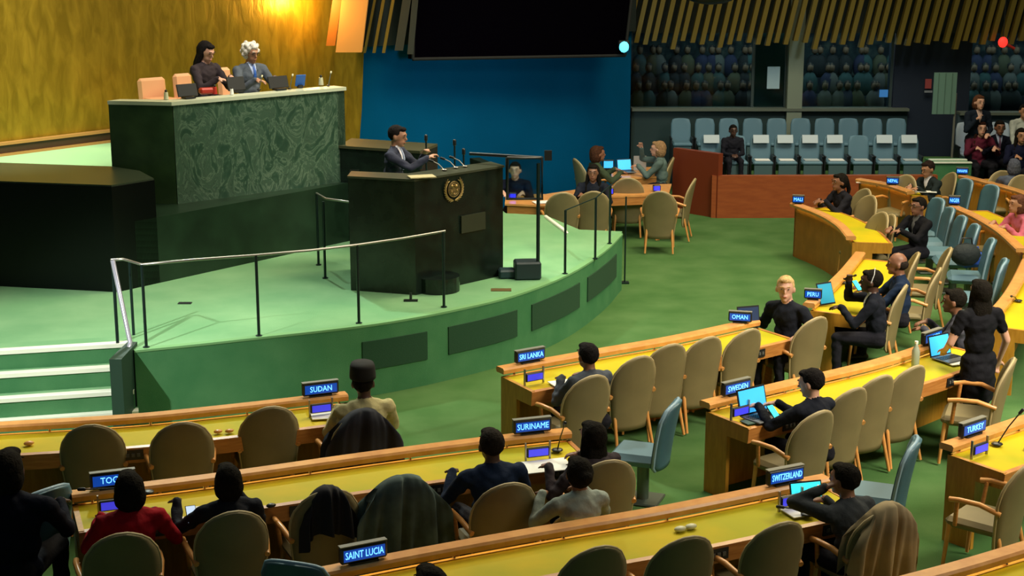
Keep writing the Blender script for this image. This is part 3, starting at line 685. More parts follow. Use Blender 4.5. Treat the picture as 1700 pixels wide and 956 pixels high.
def person(label, top, f, seat=True, z0=0, lean=.12, hy=0, hp=0, hands=((-.16, .42, .78), (.16, .42, .78)), jacket=(.02, .02, .03), shirt=None, pants=(.012, .012, .018),
           skin='tan', hair=(.01, .008, .006), style='short', vox=.0125, sc=1, tie=None, side_lean=0, curl=(.6, .6), wide=1, glasses=False, sleeve=None, feet=True, skirt=False, loc=None, group=None, Yd=None):
    """top: pixel of the crown of the head (or loc: floor position); f: facing vector; angles in degrees for the head turn hy and nod hp"""
    NP[0] += 1; sc *= 1.03
    f = V(f[0], f[1], 0).normalized(); rz = face_rz(f); fg = Fig()
    hipz = .50 if seat else .90; sl = .435 if seat else .465
    hip = V(0, 0, hipz); d = V(side_lean, math.sin(lean), math.cos(lean)).normalized(); r_ = V(1, 0, 0)
    Sh = hip+d*sl; Nk = Sh+d*.045+V(0, .0, .005)
    Hd = Nk+V(side_lean*.12, math.sin(lean)*.06+.025, .140)
    crown = Hd.z+.118*HS
    if Yd:
        q = PY(top[0], top[1], Yd); z0 = q.z-crown*sc
    if loc is None:
        pp = P(top[0], top[1], z0+crown*sc); pp = pp - f*(Hd.y*sc) - V(f.y, -f.x, 0)*(Hd.x*sc); pp.z = z0
    else: pp = Vector(loc)
    if seat and loc is None and not Yd and CH_:   # sit on the chair that stands there
        c = min(CH_.values(), key=lambda o: (o.location-pp).length)
        if (c.location-pp).length < .6:
            dl = max(-.25, min(.25, (c.location-pp).dot(f)+.02)); hx = (pp+f*Hd.y*sc).x; pp.y += f.y*dl*abs(f.y)
            cy = (pp + f*Hd.y*sc).y; pp.x += PY(top[0], top[1], cy).x-hx; sc = max(.85, min(1.12, (PY(top[0], top[1], cy).z-z0)/crown))
    W_ = wide
    fg.e(2, hip+V(0, .03 if seat else -.005, .0), (.165*W_, .10, .11)); fg.e(2, hip+d*.17, (.160*W_, .118, .17)); fg.e(2, hip+d*.33, (.172*W_, .12, .17))
    for sx in (-1, 1):
        fg.c(2, Sh+V(sx*.03, 0, .012), .06, Sh+V(sx*.165*W_, -.005, -.028), .062)
    fg.c(1, Nk-d*.03, .058, Hd-V(0, .025, .05), .056)
    fg.c(2, Nk-d*.05-V(0,.012,0), .072, Nk-d*.012-V(0,.012,0), .060)
    if shirt: fg.c(3, Nk-d*.015+V(0, .004, 0), .061, Nk+d*.02+V(0, .004, 0), .056)
    Rh = Euler((math.radians(hp), 0, math.radians(hy)), 'XYZ').to_matrix()
    h = lambda x, y, z: Hd + Rh @ (V(x, y, z)*HS)
    fg.e(1, h(0, -.005, .015), hv(.074, .094, .098), Rh); fg.e(1, h(0, .022, -.052), hv(.054, .066, .060), Rh)
    fg.c(1, h(0, .088, .008), .009, h(0, .106, -.024), .013); fg.e(1, h(0, .064, -.092), hv(.024, .024, .018), Rh)
    fg.e(1, h(0, .084, .028), hv(.048, .014, .010), Rh); fg.e(1, h(0, .082, -.055), hv(.024, .014, .011), Rh)
    for sx in (-1, 1): fg.e(1, h(sx*.078, -.006, -.012), hv(.011, .020, .032), Rh)
    for i, sx in enumerate((-1, 1)):
        a = Sh+V(sx*.185*W_, 0, -.03); tgt = Vector(hands[i])
        if seat and .75 < tgt.z < .95: tgt.z = max(tgt.z, (.855 if not Yd else .80)/(1 if Yd else sc))
        el, wr_ = ik(a, tgt, .29, .25, V(sx*.6, -.35, -.9))
        jl = 2 if sleeve != 'short' else 1
        fg.c(2, a, .066, a.lerp(el, .55), .057); fg.c(jl, a.lerp(el, .5), .056 if jl == 2 else .048, el, .050 if jl == 2 else .04); fg.c(jl, el, .050 if jl == 2 else .04, wr_, .040 if jl == 2 else .027)
        if shirt and jl == 2: fg.c(3, wr_, .032, wr_+(wr_-el).normalized()*.012, .031)
        fg.c(1, wr_-(wr_-el)*.05, .026, wr_+(wr_-el).normalized()*.02, .026)
        hd = wr_-el
        if seat and tgt.z < .95: hd = V(hd.x, hd.y+.05, -.02)
        add_hand(fg, wr_, hd, -sx, curl[i])
    for sx in (-1, 1):
        a = hip+V(sx*.095, 0, -.01)
        if seat: kn = V(sx*.13, .43, .50); an = V(sx*.13, .42, .10)
        else: kn = V(sx*.10, .02, .50); an = V(sx*.11, -.01, .09)
        fg.c(4, a, .095, kn, .065)
        if not skirt or seat: fg.c(4, kn, .062, an, .045)
        else: fg.c(1, kn, .055, an, .036)
        fg.c(5, an+V(0, -.03, -.045), .042, an+V(0, .13, -.06), .032)
    if skirt and not seat: fg.e(4, V(0, 0, .66), (.19, .15, .32))
    me = fg.build(vox)
    n = len(me.polygons); cs = np.empty(n*3); me.polygons.foreach_get('center', cs); lab = fg.sdf(cs.reshape(-1, 3))
    nv = len(me.vertices); co = np.empty(nv*3); me.vertices.foreach_get('co', co); co = co.reshape(-1, 3); no = np.empty(nv*3); me.vertices.foreach_get('normal', no); no = no.reshape(-1, 3)
    lv = fg.sdf(co); ph = NP[0]*1.7; x, y, z = co.T
    wv = np.sin(38*z+14*x+6*np.sin(11*x+ph)+ph)*np.sin(9*x+7*y+5*np.sin(8*z+ph)+1.3*ph) + .6*np.sin(60*z-30*np.abs(x)+ph)*np.sin(17*y+13*z)
    co += no*(wv*.0045*((lv == 2) | (lv == 4)))[:, None]; me.vertices.foreach_set('co', co.ravel()); me.update()
    sm = mat('skin_'+skin, SKIN[skin], .5); ms = [sm, sm, cloth(jacket), cloth(shirt or jacket), cloth(pants), BLK]
    me.materials.clear()
    for m in ms: me.materials.append(m)
    me.polygons.foreach_set('material_index', lab.astype(np.int32)); me.polygons.foreach_set('use_smooth', [True]*n)
    me.name = 'person'
    o = bpy.data.objects.new('person', me); COL.objects.link(o); o.location = pp; o.rotation_euler = (0, 0, rz); o.scale = (sc,)*3
    tag(o, label, 'person', group)
    def kid(nm, mb, m, lb=None):
        k = mb.obj(nm, m, o, False)
        if lb: k['label'] = lb
        return k
    # hair
    hm = mat('hair_%02d%02d%02d' % tuple(int(x*99) for x in hair), hair, .85, noise=.3, nscale=40, bump=.5, bscale=70, spec=.08)
    hf = Fig()
    if style != 'bald':
        g = .003
        hf.e(1, h(0, -.022, .024), hv(.080+g, .094+g, .093+g*.5), Rh); hf.e(1, h(0, .042, .080), hv(.056, .042, .026), Rh)
    if style == 'bald': hf.e(1, h(0, -.035, -.005), hv(.083, .078, .062), Rh)
    if style in ('long', 'ponytail', 'bun', 'bob', 'curly'):
        hf.e(1, h(0, -.035, .01), hv(.092, .095, .11), Rh)
    if style == 'long':
        for sx in (-1, 1): hf.c(1, h(sx*.062, -.01, .0), .035, h(sx*.085, -.01, -.17), .032); hf.c(1, h(sx*.085, -.01, -.17), .032, h(sx*.08, .03, -.28), .022)
        hf.e(1, h(0, -.055, -.14), hv(.095, .05, .17), Rh)
    if style == 'bob':
        hf.e(1, h(0, -.04, -.04), hv(.100, .085, .105), Rh)
    if style == 'ponytail':
        hf.c(1, h(0, -.11, .02), .035, h(0, -.15, -.10), .034); hf.c(1, h(0, -.15, -.10), .034, h(0, -.13, -.22), .015)
    if style == 'bun': hf.e(1, h(0, -.115, .0), hv(.052, .045, .05), Rh)
    if style == 'curly':
        for k in range(26):
            a = k*2.4; zz = -.02+.13*(k/26); rr = math.sqrt(max(.05, 1-(zz/.14)**2))
            x, y = math.cos(a)*.088*rr, math.sin(a)*.1*rr-.02
            if y > .04 and zz < .07: continue
            hf.e(1, h(x, y, zz), hv(.026, .026, .026))
    hme = hf.build(.011); hme.materials.clear(); hme.materials.append(hm); hme.polygons.foreach_set('use_smooth', [True]*len(hme.polygons))
    ho = bpy.data.objects.new('hair', hme); COL.objects.link(ho); ho.parent = o
    em = mat('eye_white', (.26, .23, .21), .5); ed = mat('eye_dark', (.01, .008, .006), .3)
    for sx in (-1, 1):
        mb = MB().ell(h(sx*.03, .079, .010), hv(.011, .008, .0055), Rh, 1); mb.cur = 1; mb.ell(h(sx*.03, .085, .010), hv(.0055, .005, .0052), Rh, 1)
        kid('eye', mb, [em, ed])
        kid('eyebrow', MB().cap(h(sx*.018, .091, .033), .005, h(sx*.046, .084, .034), .0035, 6), hm)
    kid('mouth', MB().ell(h(0, .090, -.056), hv(.021, .008, .006), Rh, 1), mat('lips_'+skin, tuple(a*b for a, b in zip(SKIN[skin], (.8, .45, .5))), .5))
    if shirt and style != 'x':
        a, b = Nk+V(0, .052, .0), hip+d*.24+V(0, .122, 0)
        vs = [a+V(-.045, 0, .01), a+V(.045, 0, .01), b, a+V(-.04, .02, -.02)+V(0, .035, -.03), a+V(.04, .02, -.02)+V(0, .035, -.03)]
        mb = MB(); rows = []
        for i in range(7):
            t = i/6; c = a.lerp(b, t); bul = .030*math.sin(math.pi*min(1, t*1.15)); w = .052*(1-t)+.004
            rows.append((c+V(-w, bul-.01, 0), c+V(0, bul+.006, 0), c+V(w, bul-.01, 0)))
        vv = [v for r in rows for v in r]; fs = [(3*i+k, 3*i+k+1, 3*i+k+4, 3*i+k+3) for i in range(6) for k in (0, 1)]
        vv2 = [v-V(0, .03, 0) for v in vv]; m_ = len(vv)
        mb.add(vv+vv2, fs+[tuple(j+m_ for j in q)[::-1] for q in fs], True)
        kid('shirt_front', mb, cloth(shirt))
        if tie:
            pts = [(r[1]+V(0, .008, 0)) for r in rows]
            mb = MB(); vs = []
            for i, p in enumerate(pts): w = .011+.012*i/6; vs += [p+V(-w, 0, 0), p+V(w, 0, 0), p+V(w, -.012, 0), p+V(-w, -.012, 0)]
            mb.add(vs, [(4*i+k, 4*i+(k+1) % 4, 4*i+4+(k+1) % 4, 4*i+4+k) for i in range(6) for k in range(4)]+[(0, 1, 2, 3), (24, 25, 26, 27)])
            kid('tie', mb, mat('tie_%02d%02d%02d' % tuple(int(x*99) for x in tie), tie, .5))
    if glasses:
        mb = MB()
        for sx in (-1, 1):
            pts = [h(sx*.03+.02*math.cos(t), .100, .010+.015*math.sin(t)) for t in [k*math.pi/5 for k in range(11)]]; mb.tube(pts, .0025, 5)
            mb.tube([h(sx*.05, .098, .012), h(sx*.078, .0, .01)], .0025, 5)
        kid('glasses', mb, BLK)
    PEOPLE[label] = (o, h, Sh, Hd, fg)
    return o
PEOPLE = {}
def fdesk(x, y, z=1.2): return facing(P(x, y, z))
def wp(o, p):  # world point -> figure frame
    return tuple(parent_matrix(o).inverted() @ Vector(p))
# desks rows (left to right, front to back)
capman = person('person in a black cap and pale embroidered robe at the left front desk', (602, 610), fdesk(602, 640), jacket=(.50, .44, .22), pants=(.3, .27, .15), skin='dark', style='short', hy=-20, hands=((-.16, .34, .80), (.18, .34, .80)), wide=1.12)
o = person('person in a dark checked jacket with short hair at the front-row desk', (975, 567), fdesk(975, 600), jacket=(.07, .08, .10), skin='brown', hair=(.012, .01, .01), hands=((-.14, .35, .80), (.14, .35, .80)), lean=.18)
o = person('older blond person in a black suit turning to look back', (1312, 458), (-.45, -.55), jacket=(.012, .014, .022), skin='light', hair=(.55, .36, .16), style='short', hy=28, hands=((-.25, .25, .72), (.46, .10, .80)), lean=.05, side_lean=.08)
o = person('man in a black suit with headset holding a phone near his face', (1447, 446), (-.93, .25), jacket=(.010, .012, .02), shirt=(.7, .7, .7), skin='dark', hair=(.006, .005, .005), hands=((-.10, .40, .80), (.08, .34, 1.08)), lean=.15)
o = person('balding man in a navy suit behind the man with the phone', (1491, 418), (-.97, .15), jacket=(.012, .025, .06), skin='brown', hair=(.02, .015, .012), style='bald', lean=.1)
o = person('man in a dark suit facing left in front of the papers desk', (1525, 326), (-.85, -.45), jacket=(.007, .007, .010), shirt=(.12, .12, .12), skin='brown', hair=(.006, .005, .005), hands=((-.1, .42, .80), (.1, .42, .80)), lean=.05, glasses=True)
o = person('woman in a black jacket with dark ponytail at the far curved desk', (1394, 287), (-.9, -.35), jacket=(.012, .014, .02), skin='brown', style='ponytail', hands=((-.1, .42, .86), (.1, .40, .84)), lean=.2)
o = person('man in a dark suit and white shirt reading papers at the far desk', (1541, 266), (-.85, -.5), jacket=(.014, .022, .024), shirt=(.7, .7, .75), skin='tan', hair=(.02, .012, .01), hp=-15, hands=((-.1, .46, .80), (.12, .42, .80)), lean=.3)
o = person('woman in a black dress with long dark hair standing at the right', (1628, 462), (-.25, .97), seat=False, jacket=(.008, .008, .010), pants=(.008, .008, .010), skin='light', style='long', sleeve='short', skirt=True, sc=.97, hands=((-.22, .25, .95), (.30, .12, .84)), lean=.08)
o = person('person in a slate jacket sitting behind the standing woman in black', (1585, 478), (-.9, .35), jacket=(.06, .06, .08), skin='brown', style='short', lean=.25)
o = person('man in a black suit typing at the laptop with the blue screen', (1347, 610), fdesk(1350, 640), jacket=(.010, .012, .018), shirt=(.6, .6, .65), skin='light', hair=(.015, .01, .008), hy=22, hp=-12, hands=((-.26, .48, .82), (-.06, .44, .82)), lean=.16)
o = person('man in a navy suit with close-cropped hair, second row centre', (815, 709), fdesk(815, 740), jacket=(.010, .020, .05), skin='dark', hair=(.02, .016, .015), hands=((-.2, .38, .80), (.22, .38, .80)), lean=.1, wide=1.12)
o = person('woman with long black hair at the second-row desk end', (982, 697), (-.55, .8), jacket=(.04, .03, .035), skin='brown', style='long', lean=.2, hands=((-.30, .30, .86), (.1, .40, .80)))
o = person('woman with black hair in a pale grey jacket', (959, 756), fdesk(959, 790), jacket=(.30, .34, .30), skin='brown', style='bun', lean=.12, hands=((-.18, .36, .82), (.18, .36, .82)))
o = person('man in a dark grey jacket holding a hand to his face, nearest desk', (1402, 766), (-.55, .84), jacket=(.035, .04, .045), skin='brown', hair=(.01, .008, .008), style='short', lean=.28, hy=12, hands=((-.13, .25, 1.04), (.05, .40, .84)), wide=1.05)
o = person('woman in a red jacket with dark hair at the left', (212, 779), fdesk(212, 800), jacket=(.32, .004, .012), skin='brown', style='bob', lean=.12, hands=((-.18, .36, .82), (.20, .34, .82)))
o = person('person in black with dark hair right of the red jacket', (376, 767), fdesk(376, 800), jacket=(.010, .012, .018), skin='dark', style='bob', lean=.15, hands=((-.34, .40, .84), (.14, .36, .82)))
o = person('large dark figure in navy cut by the bottom left corner', (12, 742), (.15, 1), jacket=(.003, .004, .012), pants=(.003, .003, .006), skin='dark', hair=(.003, .003, .006), style='bob', wide=1.35, sc=1.12)
o = person('person whose dark hair top shows at the bottom edge', (712, 936), fdesk(712, 960), jacket=(.01, .01, .02), skin='brown', style='bob', lean=.1)
# marble podium
mf = V(-mo.x, -mo.y, 0)
o = person('woman in a charcoal top with long dark hair at the marble desk', (342, 68), (mf.x+.45, mf.y+.0), Yd=20.75, jacket=(.035, .03, .04), skin='light', hair=(.02, .008, .010), style='long', hp=-22, hy=0, lean=.12, hands=((-.12, .38, .80), (.12, .38, .80)))
o = person('white-haired man in a grey suit and blue tie at the marble desk', (416, 70), (mf.x+.1, mf.y), Yd=21.1, jacket=(.10, .12, .15), shirt=(.5, .6, .9), tie=(.03, .12, .5), skin='tan', hair=(.75, .72, .65), style='curly', hp=-12, lean=.14, glasses=True, hands=((-.14, .40, .80), (.16, .40, .80)), wide=1.08)
# speaker at the rostrum
o = person('man in a dark suit speaking and gesturing at the black rostrum', (660, 207), (.93, -.25), seat=False, z0=.80, jacket=(.035, .04, .065), shirt=(.75, .75, .8), tie=(.35, .42, .6), skin='tan', hair=(.012, .01, .01), hp=-10, hands=((-.10, .38, 1.32), (.06, .48, 1.30)), curl=(.9, .9), lean=.1, wide=1.12)
# far secretariat tables
TF = V(.3, -1, 0)
o = person('woman with dark hair facing us at the far table', (985, 272), (-.15, -1), jacket=(.02, .012, .03), skin='brown', style='long', lean=.15, vox=.016)
o = person('person with brown hair and green top at the far table laptop', (993, 241), (.9, .25), jacket=(.04, .06, .03), skin='brown', hair=(.05, .02, .01), style='bob', lean=.1, vox=.016, z0=.1)
o = person('blond woman in a grey-green jacket at the right of the far table', (1092, 233), (-.95, .1), jacket=(.10, .15, .14), skin='light', hair=(.30, .18, .09), style='bob', lean=.12, z0=.1, hands=((-.1, .40, .85), (.06, .36, 1.12)), vox=.016)
o = person('person in black half hidden behind the teleprompter frame', (855, 268), (-.1, -1), jacket=(.006, .006, .012), skin='light', style='short', hair=(.01, .01, .01), vox=.016)
# gallery
o = person('man in a dark suit sitting among the blue gallery seats', (1215, 205), (.05, -1), loc=(PY(1215, 230, 28.0).x, 27.95, .44), jacket=(.015, .02, .018), skin='dark', style='short', sc=.80, vox=.016, hands=((-.05, .3, .62), (.05, .3, .62)))
o = person('man in a dark coat standing beside the pale gallery seats', (1627, 157), (.2, -1), seat=False, z0=.32, jacket=(.008, .014, .025), shirt=(.5, .35, .3), skin='light', hair=(.10, .04, .02), style='bob', sc=.97, vox=.016, hands=((-.12, .24, 1.0), (.1, .2, 1.25)))
o = person('woman in a plum top seated before the standing man', (1630, 200), (0, -1), z0=.25, jacket=(.10, .012, .03), skin='light', hair=(.04, .015, .01), style='long', vox=.016)
o = person('man in a black suit and tie seated at the upper right', (1661, 199), (-.05, -1), z0=.25, jacket=(.006, .006, .012), shirt=(.3, .35, .5), tie=(.1, .05, .1), skin='brown', style='short', vox=.016)
o = person('dark-haired person in navy seated at the right frame edge', (1697, 212), (-.05, -1), z0=.25, jacket=(.006, .008, .03), skin='tan', style='long', vox=.016)
o = person('person in a black and white patterned top standing at the right edge', (1702, 172), (-.1, -1), seat=False, z0=.25, jacket=(.35, .38, .36), skin='tan', style='short', vox=.016, sc=.95)
o = person('grey-blue clothed person in front of the seated guests', (1684, 262), (.1, .9), z0=.0, jacket=(.09, .11, .16), skin='tan', hair=(.09, .10, .14), style='bob', vox=.016, sc=.95)
o = person('person in a pink patterned top at the far right desk', (1690, 322), (-.95, -.25), jacket=(.50, .12, .18), skin='tan', hair=(.12, .05, .03), style='bob', lean=.3, vox=.016)
# black cap and patterned robe stripe for the man at the left
def on_head(label, build, mats, nm, lb):
    ob, h, Sh, Hd, fg = PEOPLE[label]; mb = MB(); build(mb, h, Sh); k = mb.obj(nm, mats, ob, False); k['label'] = lb
def fez(mb, h, Sh):
    a, b = h(0, -.02, .05), h(0, -.03, .165); pts = [a.lerp(b, t) for t in (0, .2, .8, .97, 1)]
    t_ = (b-a).normalized(); x = t_.cross(V(0, 1, 0)).normalized(); y = x.cross(t_); vs = []; n = 20
    for i, (p, r) in enumerate(zip(pts, (.122, .122, .115, .105, .02))): vs += [p+r*(math.cos(2*math.pi*k/n)*x*.92+math.sin(2*math.pi*k/n)*y) for k in range(n)]
    mb.add(vs, [(i*n+k, i*n+(k+1) % n, (i+1)*n+(k+1) % n, (i+1)*n+k) for i in range(4) for k in range(n)]+[tuple(range(n)), tuple(range(4*n, 5*n))], True)
on_head('person in a black cap and pale embroidered robe at the left front desk', fez, mat('black_felt', (.004, .004, .004), .9), 'cap', 'tall round black cap')
def earpc(mb, h, Sh): mb.ell(h(.086, .0, -.03), (.014, .022, .03)); mb.tube([h(.086, -.005, 0), h(.07, -.03, .08), h(0, -.03, .125), h(-.07, -.03, .08), h(-.086, -.005, 0)], .005, 6)
on_head('man in a black suit with headset holding a phone near his face', earpc, mat('pale_plastic', (.5, .5, .5), .4), 'headset', 'pale headset over the ear')
# ------------------------------------------------------------------ draped coats
def drape(label, cat, chairo, m, name, zb=.22, zf=.62, amp=.02, wob=9, wide=1.22, seed=1, parts=None, top=.045):
    """cloth sheet thrown over a chair back: hangs behind it and a little over its front"""
    rnd = random.Random(seed); nx, nb = 44, 22; vs = []
    ph = [rnd.uniform(0, 6.28) for _ in range(4)]
    prof = [(.05, zf)] + [(.05+.015*t, zf+(1.0-zf)*t) for t in (.3, .6, .9)] + [(.02, 1.0+top), (-.04, 1.0+top+.008), (-.09, 1.0+top-.01)] + [(-.115-.03*t, 1.0+top-.03-(1.0+top-.03-zb)*t) for t in [k/12 for k in range(1, 13)]]
    for j, (y, z) in enumerate(prof):
        t = max(0, min(1, (1.05-z)/.75)); w = (.20+.10*min(1, t*5)**.5+.05*t)*wide*.85
        for i in range(nx+1):
            a = 2*i/nx-1; x = w*a
            fold = amp*2.6*(.35+t*1.1)*(math.sin(wob*a+ph[0])+.6*math.sin(wob*1.9*a+ph[1]+t*1.5)+.3*math.sin(wob*3.1*a+ph[2]))
            arc = (1-abs(a)**2.4); dz = -(1-arc)*.20*(1 if z > .6 else .3)
            yy = -.345+.03+y + .075*a*a*(1 if y < 0 else 1) - fold*(1 if y < 0 else -.3)
            sag = .03*math.sin(5*a+ph[3])*t
            vs.append((x+.3*fold, yy + (.10*t if y < 0 else .0), z+dz*(1-t*.8)+sag))
    n = nx+1; m_ = len(prof); fs = [(j*n+i, j*n+i+1, (j+1)*n+i+1, (j+1)*n+i) for j in range(m_-1) for i in range(nx)]
    mb = MB(); off = [Vector(v)+V(0, .006, -.006) for v in vs]; k = len(vs)
    fs2 = [tuple(q+k for q in f)[::-1] for f in fs]
    mb.add(vs+off, fs+fs2, True)
    o = mb.obj(name, m); o.location = chairo.location; o.rotation_euler = chairo.rotation_euler
    tag(o, label, cat); return o
drape('dark blue-black coat draped over the chair of the man in the black cap', 'coat', CH_['capman'], mat('coat_dark', (.010, .012, .022), .9, noise=.3, nscale=6), 'draped_coat', zb=.15, seed=2, amp=.012, wide=1.3)
drape('dark grey-green coat hanging in folds over a second-row chair', 'coat', CH_['coat'], mat('coat_grey', (.06, .095, .088), .9, noise=.4, nscale=5), 'draped_coat', zb=.12, seed=5, amp=.016, wide=1.45)
drape('beige trench coat hanging over the chair of the man with hand to face', 'coat', CH_['trench'], mat('coat_beige', (.30, .23, .125), .85, noise=.15, nscale=6), 'draped_coat', zb=.10, seed=9, amp=.014, wide=1.15)
drape('short black scarf bunched on a second-row chair back', 'scarf', CH_['scarf'], mat('scarf_black', (.005, .005, .009), .9), 'draped_scarf', zb=.68, zf=.8, seed=11, amp=.02, wide=.85, top=.03)
# ------------------------------------------------------------------ nameplates
def text_mesh(s, size, ext=.002):
    cu = bpy.data.curves.new('t', 'FONT'); cu.body = s; cu.size = size; cu.extrude = ext; cu.align_x = 'CENTER'; cu.align_y = 'CENTER'; cu.resolution_u = 2
    o = bpy.data.objects.new('t', cu); COL.objects.link(o); dg = bpy.context.evaluated_depsgraph_get()
    me = bpy.data.meshes.new_from_object(o.evaluated_get(dg)); bpy.data.objects.remove(o); return me
def nameplate(px, py, label, txt, w=.34, h=.12, z=.91, rz=None, tilt=0):
    best = None
    for ln, pz in DESKS:
        for (a, u), (b, u2) in zip(ln[:-1], ln[1:]):
            for k in range(4):
                q = a.lerp(b, k/4); yc = q.y*math.cos(TH)-(.90-CH)*math.sin(TH); zc = q.y*math.sin(TH)+(.90-CH)*math.cos(TH)
                d = math.hypot(850+F*q.x/yc-px, 478-F*zc/yc-py)
                if best is None or d < best[0]: best = (d, q, u)
    p, u = best[1], best[2]; f = rz if rz is not None else face_rz((-u.x, -u.y))   # local +y away from the chairs
    root = thing('nameplate', label, 'nameplate', (p.x, p.y, .842), f)
    MB().box((0, 0, h/2+.012), (w, .055, h), bev=.012).obj('housing', BLK, root, False)
    MB().box((0, 0, .006), (w*.6, .07, .014)).obj('foot', BLK, root, False)
    MB().box((0, 0, h+.016), (w*1.0, .05, .008)).obj('top_cap', mat('cap_grey', (.18, .18, .15), .5), root, False)
    for sg in (-1, 1):
        pn = MB().box((0, sg*.0285, h/2+.012), (w*.88, .004, h*.68)).obj('display_panel', PANE, root, False)
        me = text_mesh(txt, h*.52); me.materials.append(TXT); t = bpy.data.objects.new('lettering', me); COL.objects.link(t); t.parent = pn
        t.location = (0, sg*.032, h/2+.012); t.rotation_euler = (math.pi/2, 0, 0 if sg < 0 else math.pi)
        bw = max(v.co.x for v in me.vertices)*2; s_ = min(1, w*.82/bw); t.scale = (s_, 1.15, 1)
    return root
for a in [(530, 641, 'lit blue nameplate on the left front desk, end nearest the cap man', 'SUDAN'), (878, 594, 'lit blue nameplate on the front-row desk end beside the stage', 'SRI LANKA'),
          (883, 711, 'lit blue nameplate at the end of the second-row desk', 'SURINAME'), (1220, 644, 'lit blue nameplate behind the open laptop', 'SWEDEN'), (1303, 793, 'lit blue nameplate at the end of the nearest desk', 'SWITZERLAND'),
          (603, 919, 'largest lit blue nameplate, bottom centre-left', 'SAINT LUCIA'), (186, 795, 'lit blue nameplate before the woman in red', 'TOGO'),
          (1613, 705, 'lit blue nameplate at the mic desk on the right', 'TURKEY'), (1542, 548, 'lit blue nameplate near the laptop of the standing woman', 'TONGA')]: nameplate(*a)
for a in [(1226, 514, 'lit blue nameplate at the far end of the front-row desk', 'OMAN', .25, .11), (1338, 474, 'lit blue nameplate by the tablet and phone man', 'PERU', .2, .11),
          (1331, 318, 'small lit nameplate on the far curved desk', 'MALI', .18, .12), (1482, 300, 'small lit nameplate among the white papers', 'NEPAL', .2, .12),
          (1585, 332, 'small lit nameplate at the head of the far right desk', 'NIGER', .17, .13), (1585, 282, 'small lit nameplate beyond the man reading papers', 'PANAMA', .2, .11)]:
    nameplate(*a, rz=face_rz((.25, 1)))
# ------------------------------------------------------------------ things on desks
def ontop(px, py, z=.75): return P(px, py, z)
def small_display(px, py, label):
    p = P(px, py, .82); b = nearest(p); u = b[2]; root = thing('desk_display', label, 'display', (p.x, p.y, .745), face_rz((-u.x, -u.y)))
    MB().box((0, 0, .075), (.20, .03, .085), bev=.01).obj('housing', BLK, root, False)
    MB().box((0, -.017, .075), (.17, .004, .06)).obj('lit_screen', VIO, root, False)
    for sx in (-1, 1): MB().box((sx*.105, .005, .08), (.012, .02, .16)).obj('bracket', STEEL, root, False)
for a in [(533, 677, 'violet lit desk display below the left front nameplate'), (887, 625, 'violet lit desk display at the front-row desk end'), (893, 750, 'violet lit desk display at the second-row desk end'),
          (1313, 830, 'violet lit desk display at the end of the nearest desk'), (187, 838, 'violet lit desk display before the woman in red'), (1627, 744, 'violet lit desk display at the mic desk on the right'),
          (1229, 682, 'violet lit desk display half hidden by the blue-screen laptop')]: small_display(*a)
def laptop(px, py, label, f, scr=SCRB, w=.34, h=.22, open_=105, cat='laptop', key=True, z=.755, dark=False):
    p = P(px, py, z); root = thing('laptop' if key else 'tablet', label, cat, (p.x, p.y, z), face_rz(f))
    if key:
        b = MB().box((0, -.12, .009), (w, .24, .016), bev=.006).obj('base', mat('laptop_grey', (.16, .17, .18), .35, .5), root, False)
        mb = MB(); 
        for r in range(4):
            for c in range(11): mb.box((-w*.42+c*w*.084, -.06-r*.026, .019), (.02, .018, .004))
        k = mb.obj('keyboard', BLK, b, False)
    R = Matrix.Rotation(math.radians(-(open_-90)), 3, 'X')
    l = MB().box(R @ V(0, 0, h/2+.01), (w, .010, h), R=R).obj('lid', BLK, root, False)
    MB().box(R @ V(0, -.007, h/2+.01), (w*.92, .004, h*.86), R=R).obj('lit_screen', scr, l, False)
    return root
laptop(1252, 688, 'open silver laptop with bright blue screen and keyboard', fdesk(1252, 700), SCRL, .34, .24)
laptop(1562, 592, 'open laptop with light blue screen beside the standing woman', (-.55, .83), SCRL, .30, .22)
laptop(1375, 507, 'tilted tablet with teal screen before the man with the phone', (-.5, .86), mat('teal_screen', (.01, .22, .35), emit=.8), .22, .26, 112, 'tablet', False)
laptop(1340, 838, 'tablet with cyan panes held up at the nearest desk', (-.25, .97), CYAN, .26, .17, 108, 'tablet', False)
laptop(1243, 546, 'dark laptop lid standing beside the front-row nameplate', (-.3, .95), mat('dim_screen', (.004, .02, .07), emit=.5), .26, .24, 100, 'laptop', False)
laptop(1037, 284, 'bright blue laptop on the far table', (-.3, 1), SCRL, .26, .2, z=.82)
for px, py, z, w, d, rz, l in [(905, 774, .752, .42, .28, .3, 'large white sheet at the second-row desk end'), (545, 690, .752, .30, .2, .2, 'white sheets before the man in the black cap'), (932, 636, .752, .22, .16, .4, 'white sheet before the short-haired man'),
                             (1447, 304, .78, .5, .10, -.3, 'white papers left on the far papers desk'), (1528, 318, .80, .5, .14, -.2, 'white papers held by the man reading at the far desk'), (1250, 700, .752, .2, .12, .5, 'dark folder under the open silver laptop'),
                             (1590, 600, .752, .3, .22, .4, 'pale papers by the laptop of the standing woman'), (350, 845, .752, .24, .12, .2, 'white paper before the person in black at left'), (1325, 850, .752, .2, .2, .4, 'cream sheet under the cyan tablet')]:
    p = P(px, py, z); nm = 'folder' if 'folder' in l else 'paper_sheet'
    tag(MB().box((0, 0, .004), (w, d, .008), rz).obj(nm, mat('dark_green_folder', (.01, .05, .03)) if nm == 'folder' else WHITE), l, 'folder' if nm == 'folder' else 'paper').location = (p.x, p.y, p.z)
def pod(px, py, label, m=CREAM, s=1, name='earpiece'):
    p = P(px, py, .757); mb = MB().ell((0, 0, .022*s), (.05*s, .032*s, .022*s)); mb.cur = 0
    o = mb.obj(name, m); o.location = (p.x, p.y, .745); o.rotation_euler = (0, 0, .5); tag(o, label, 'earpiece'); return o
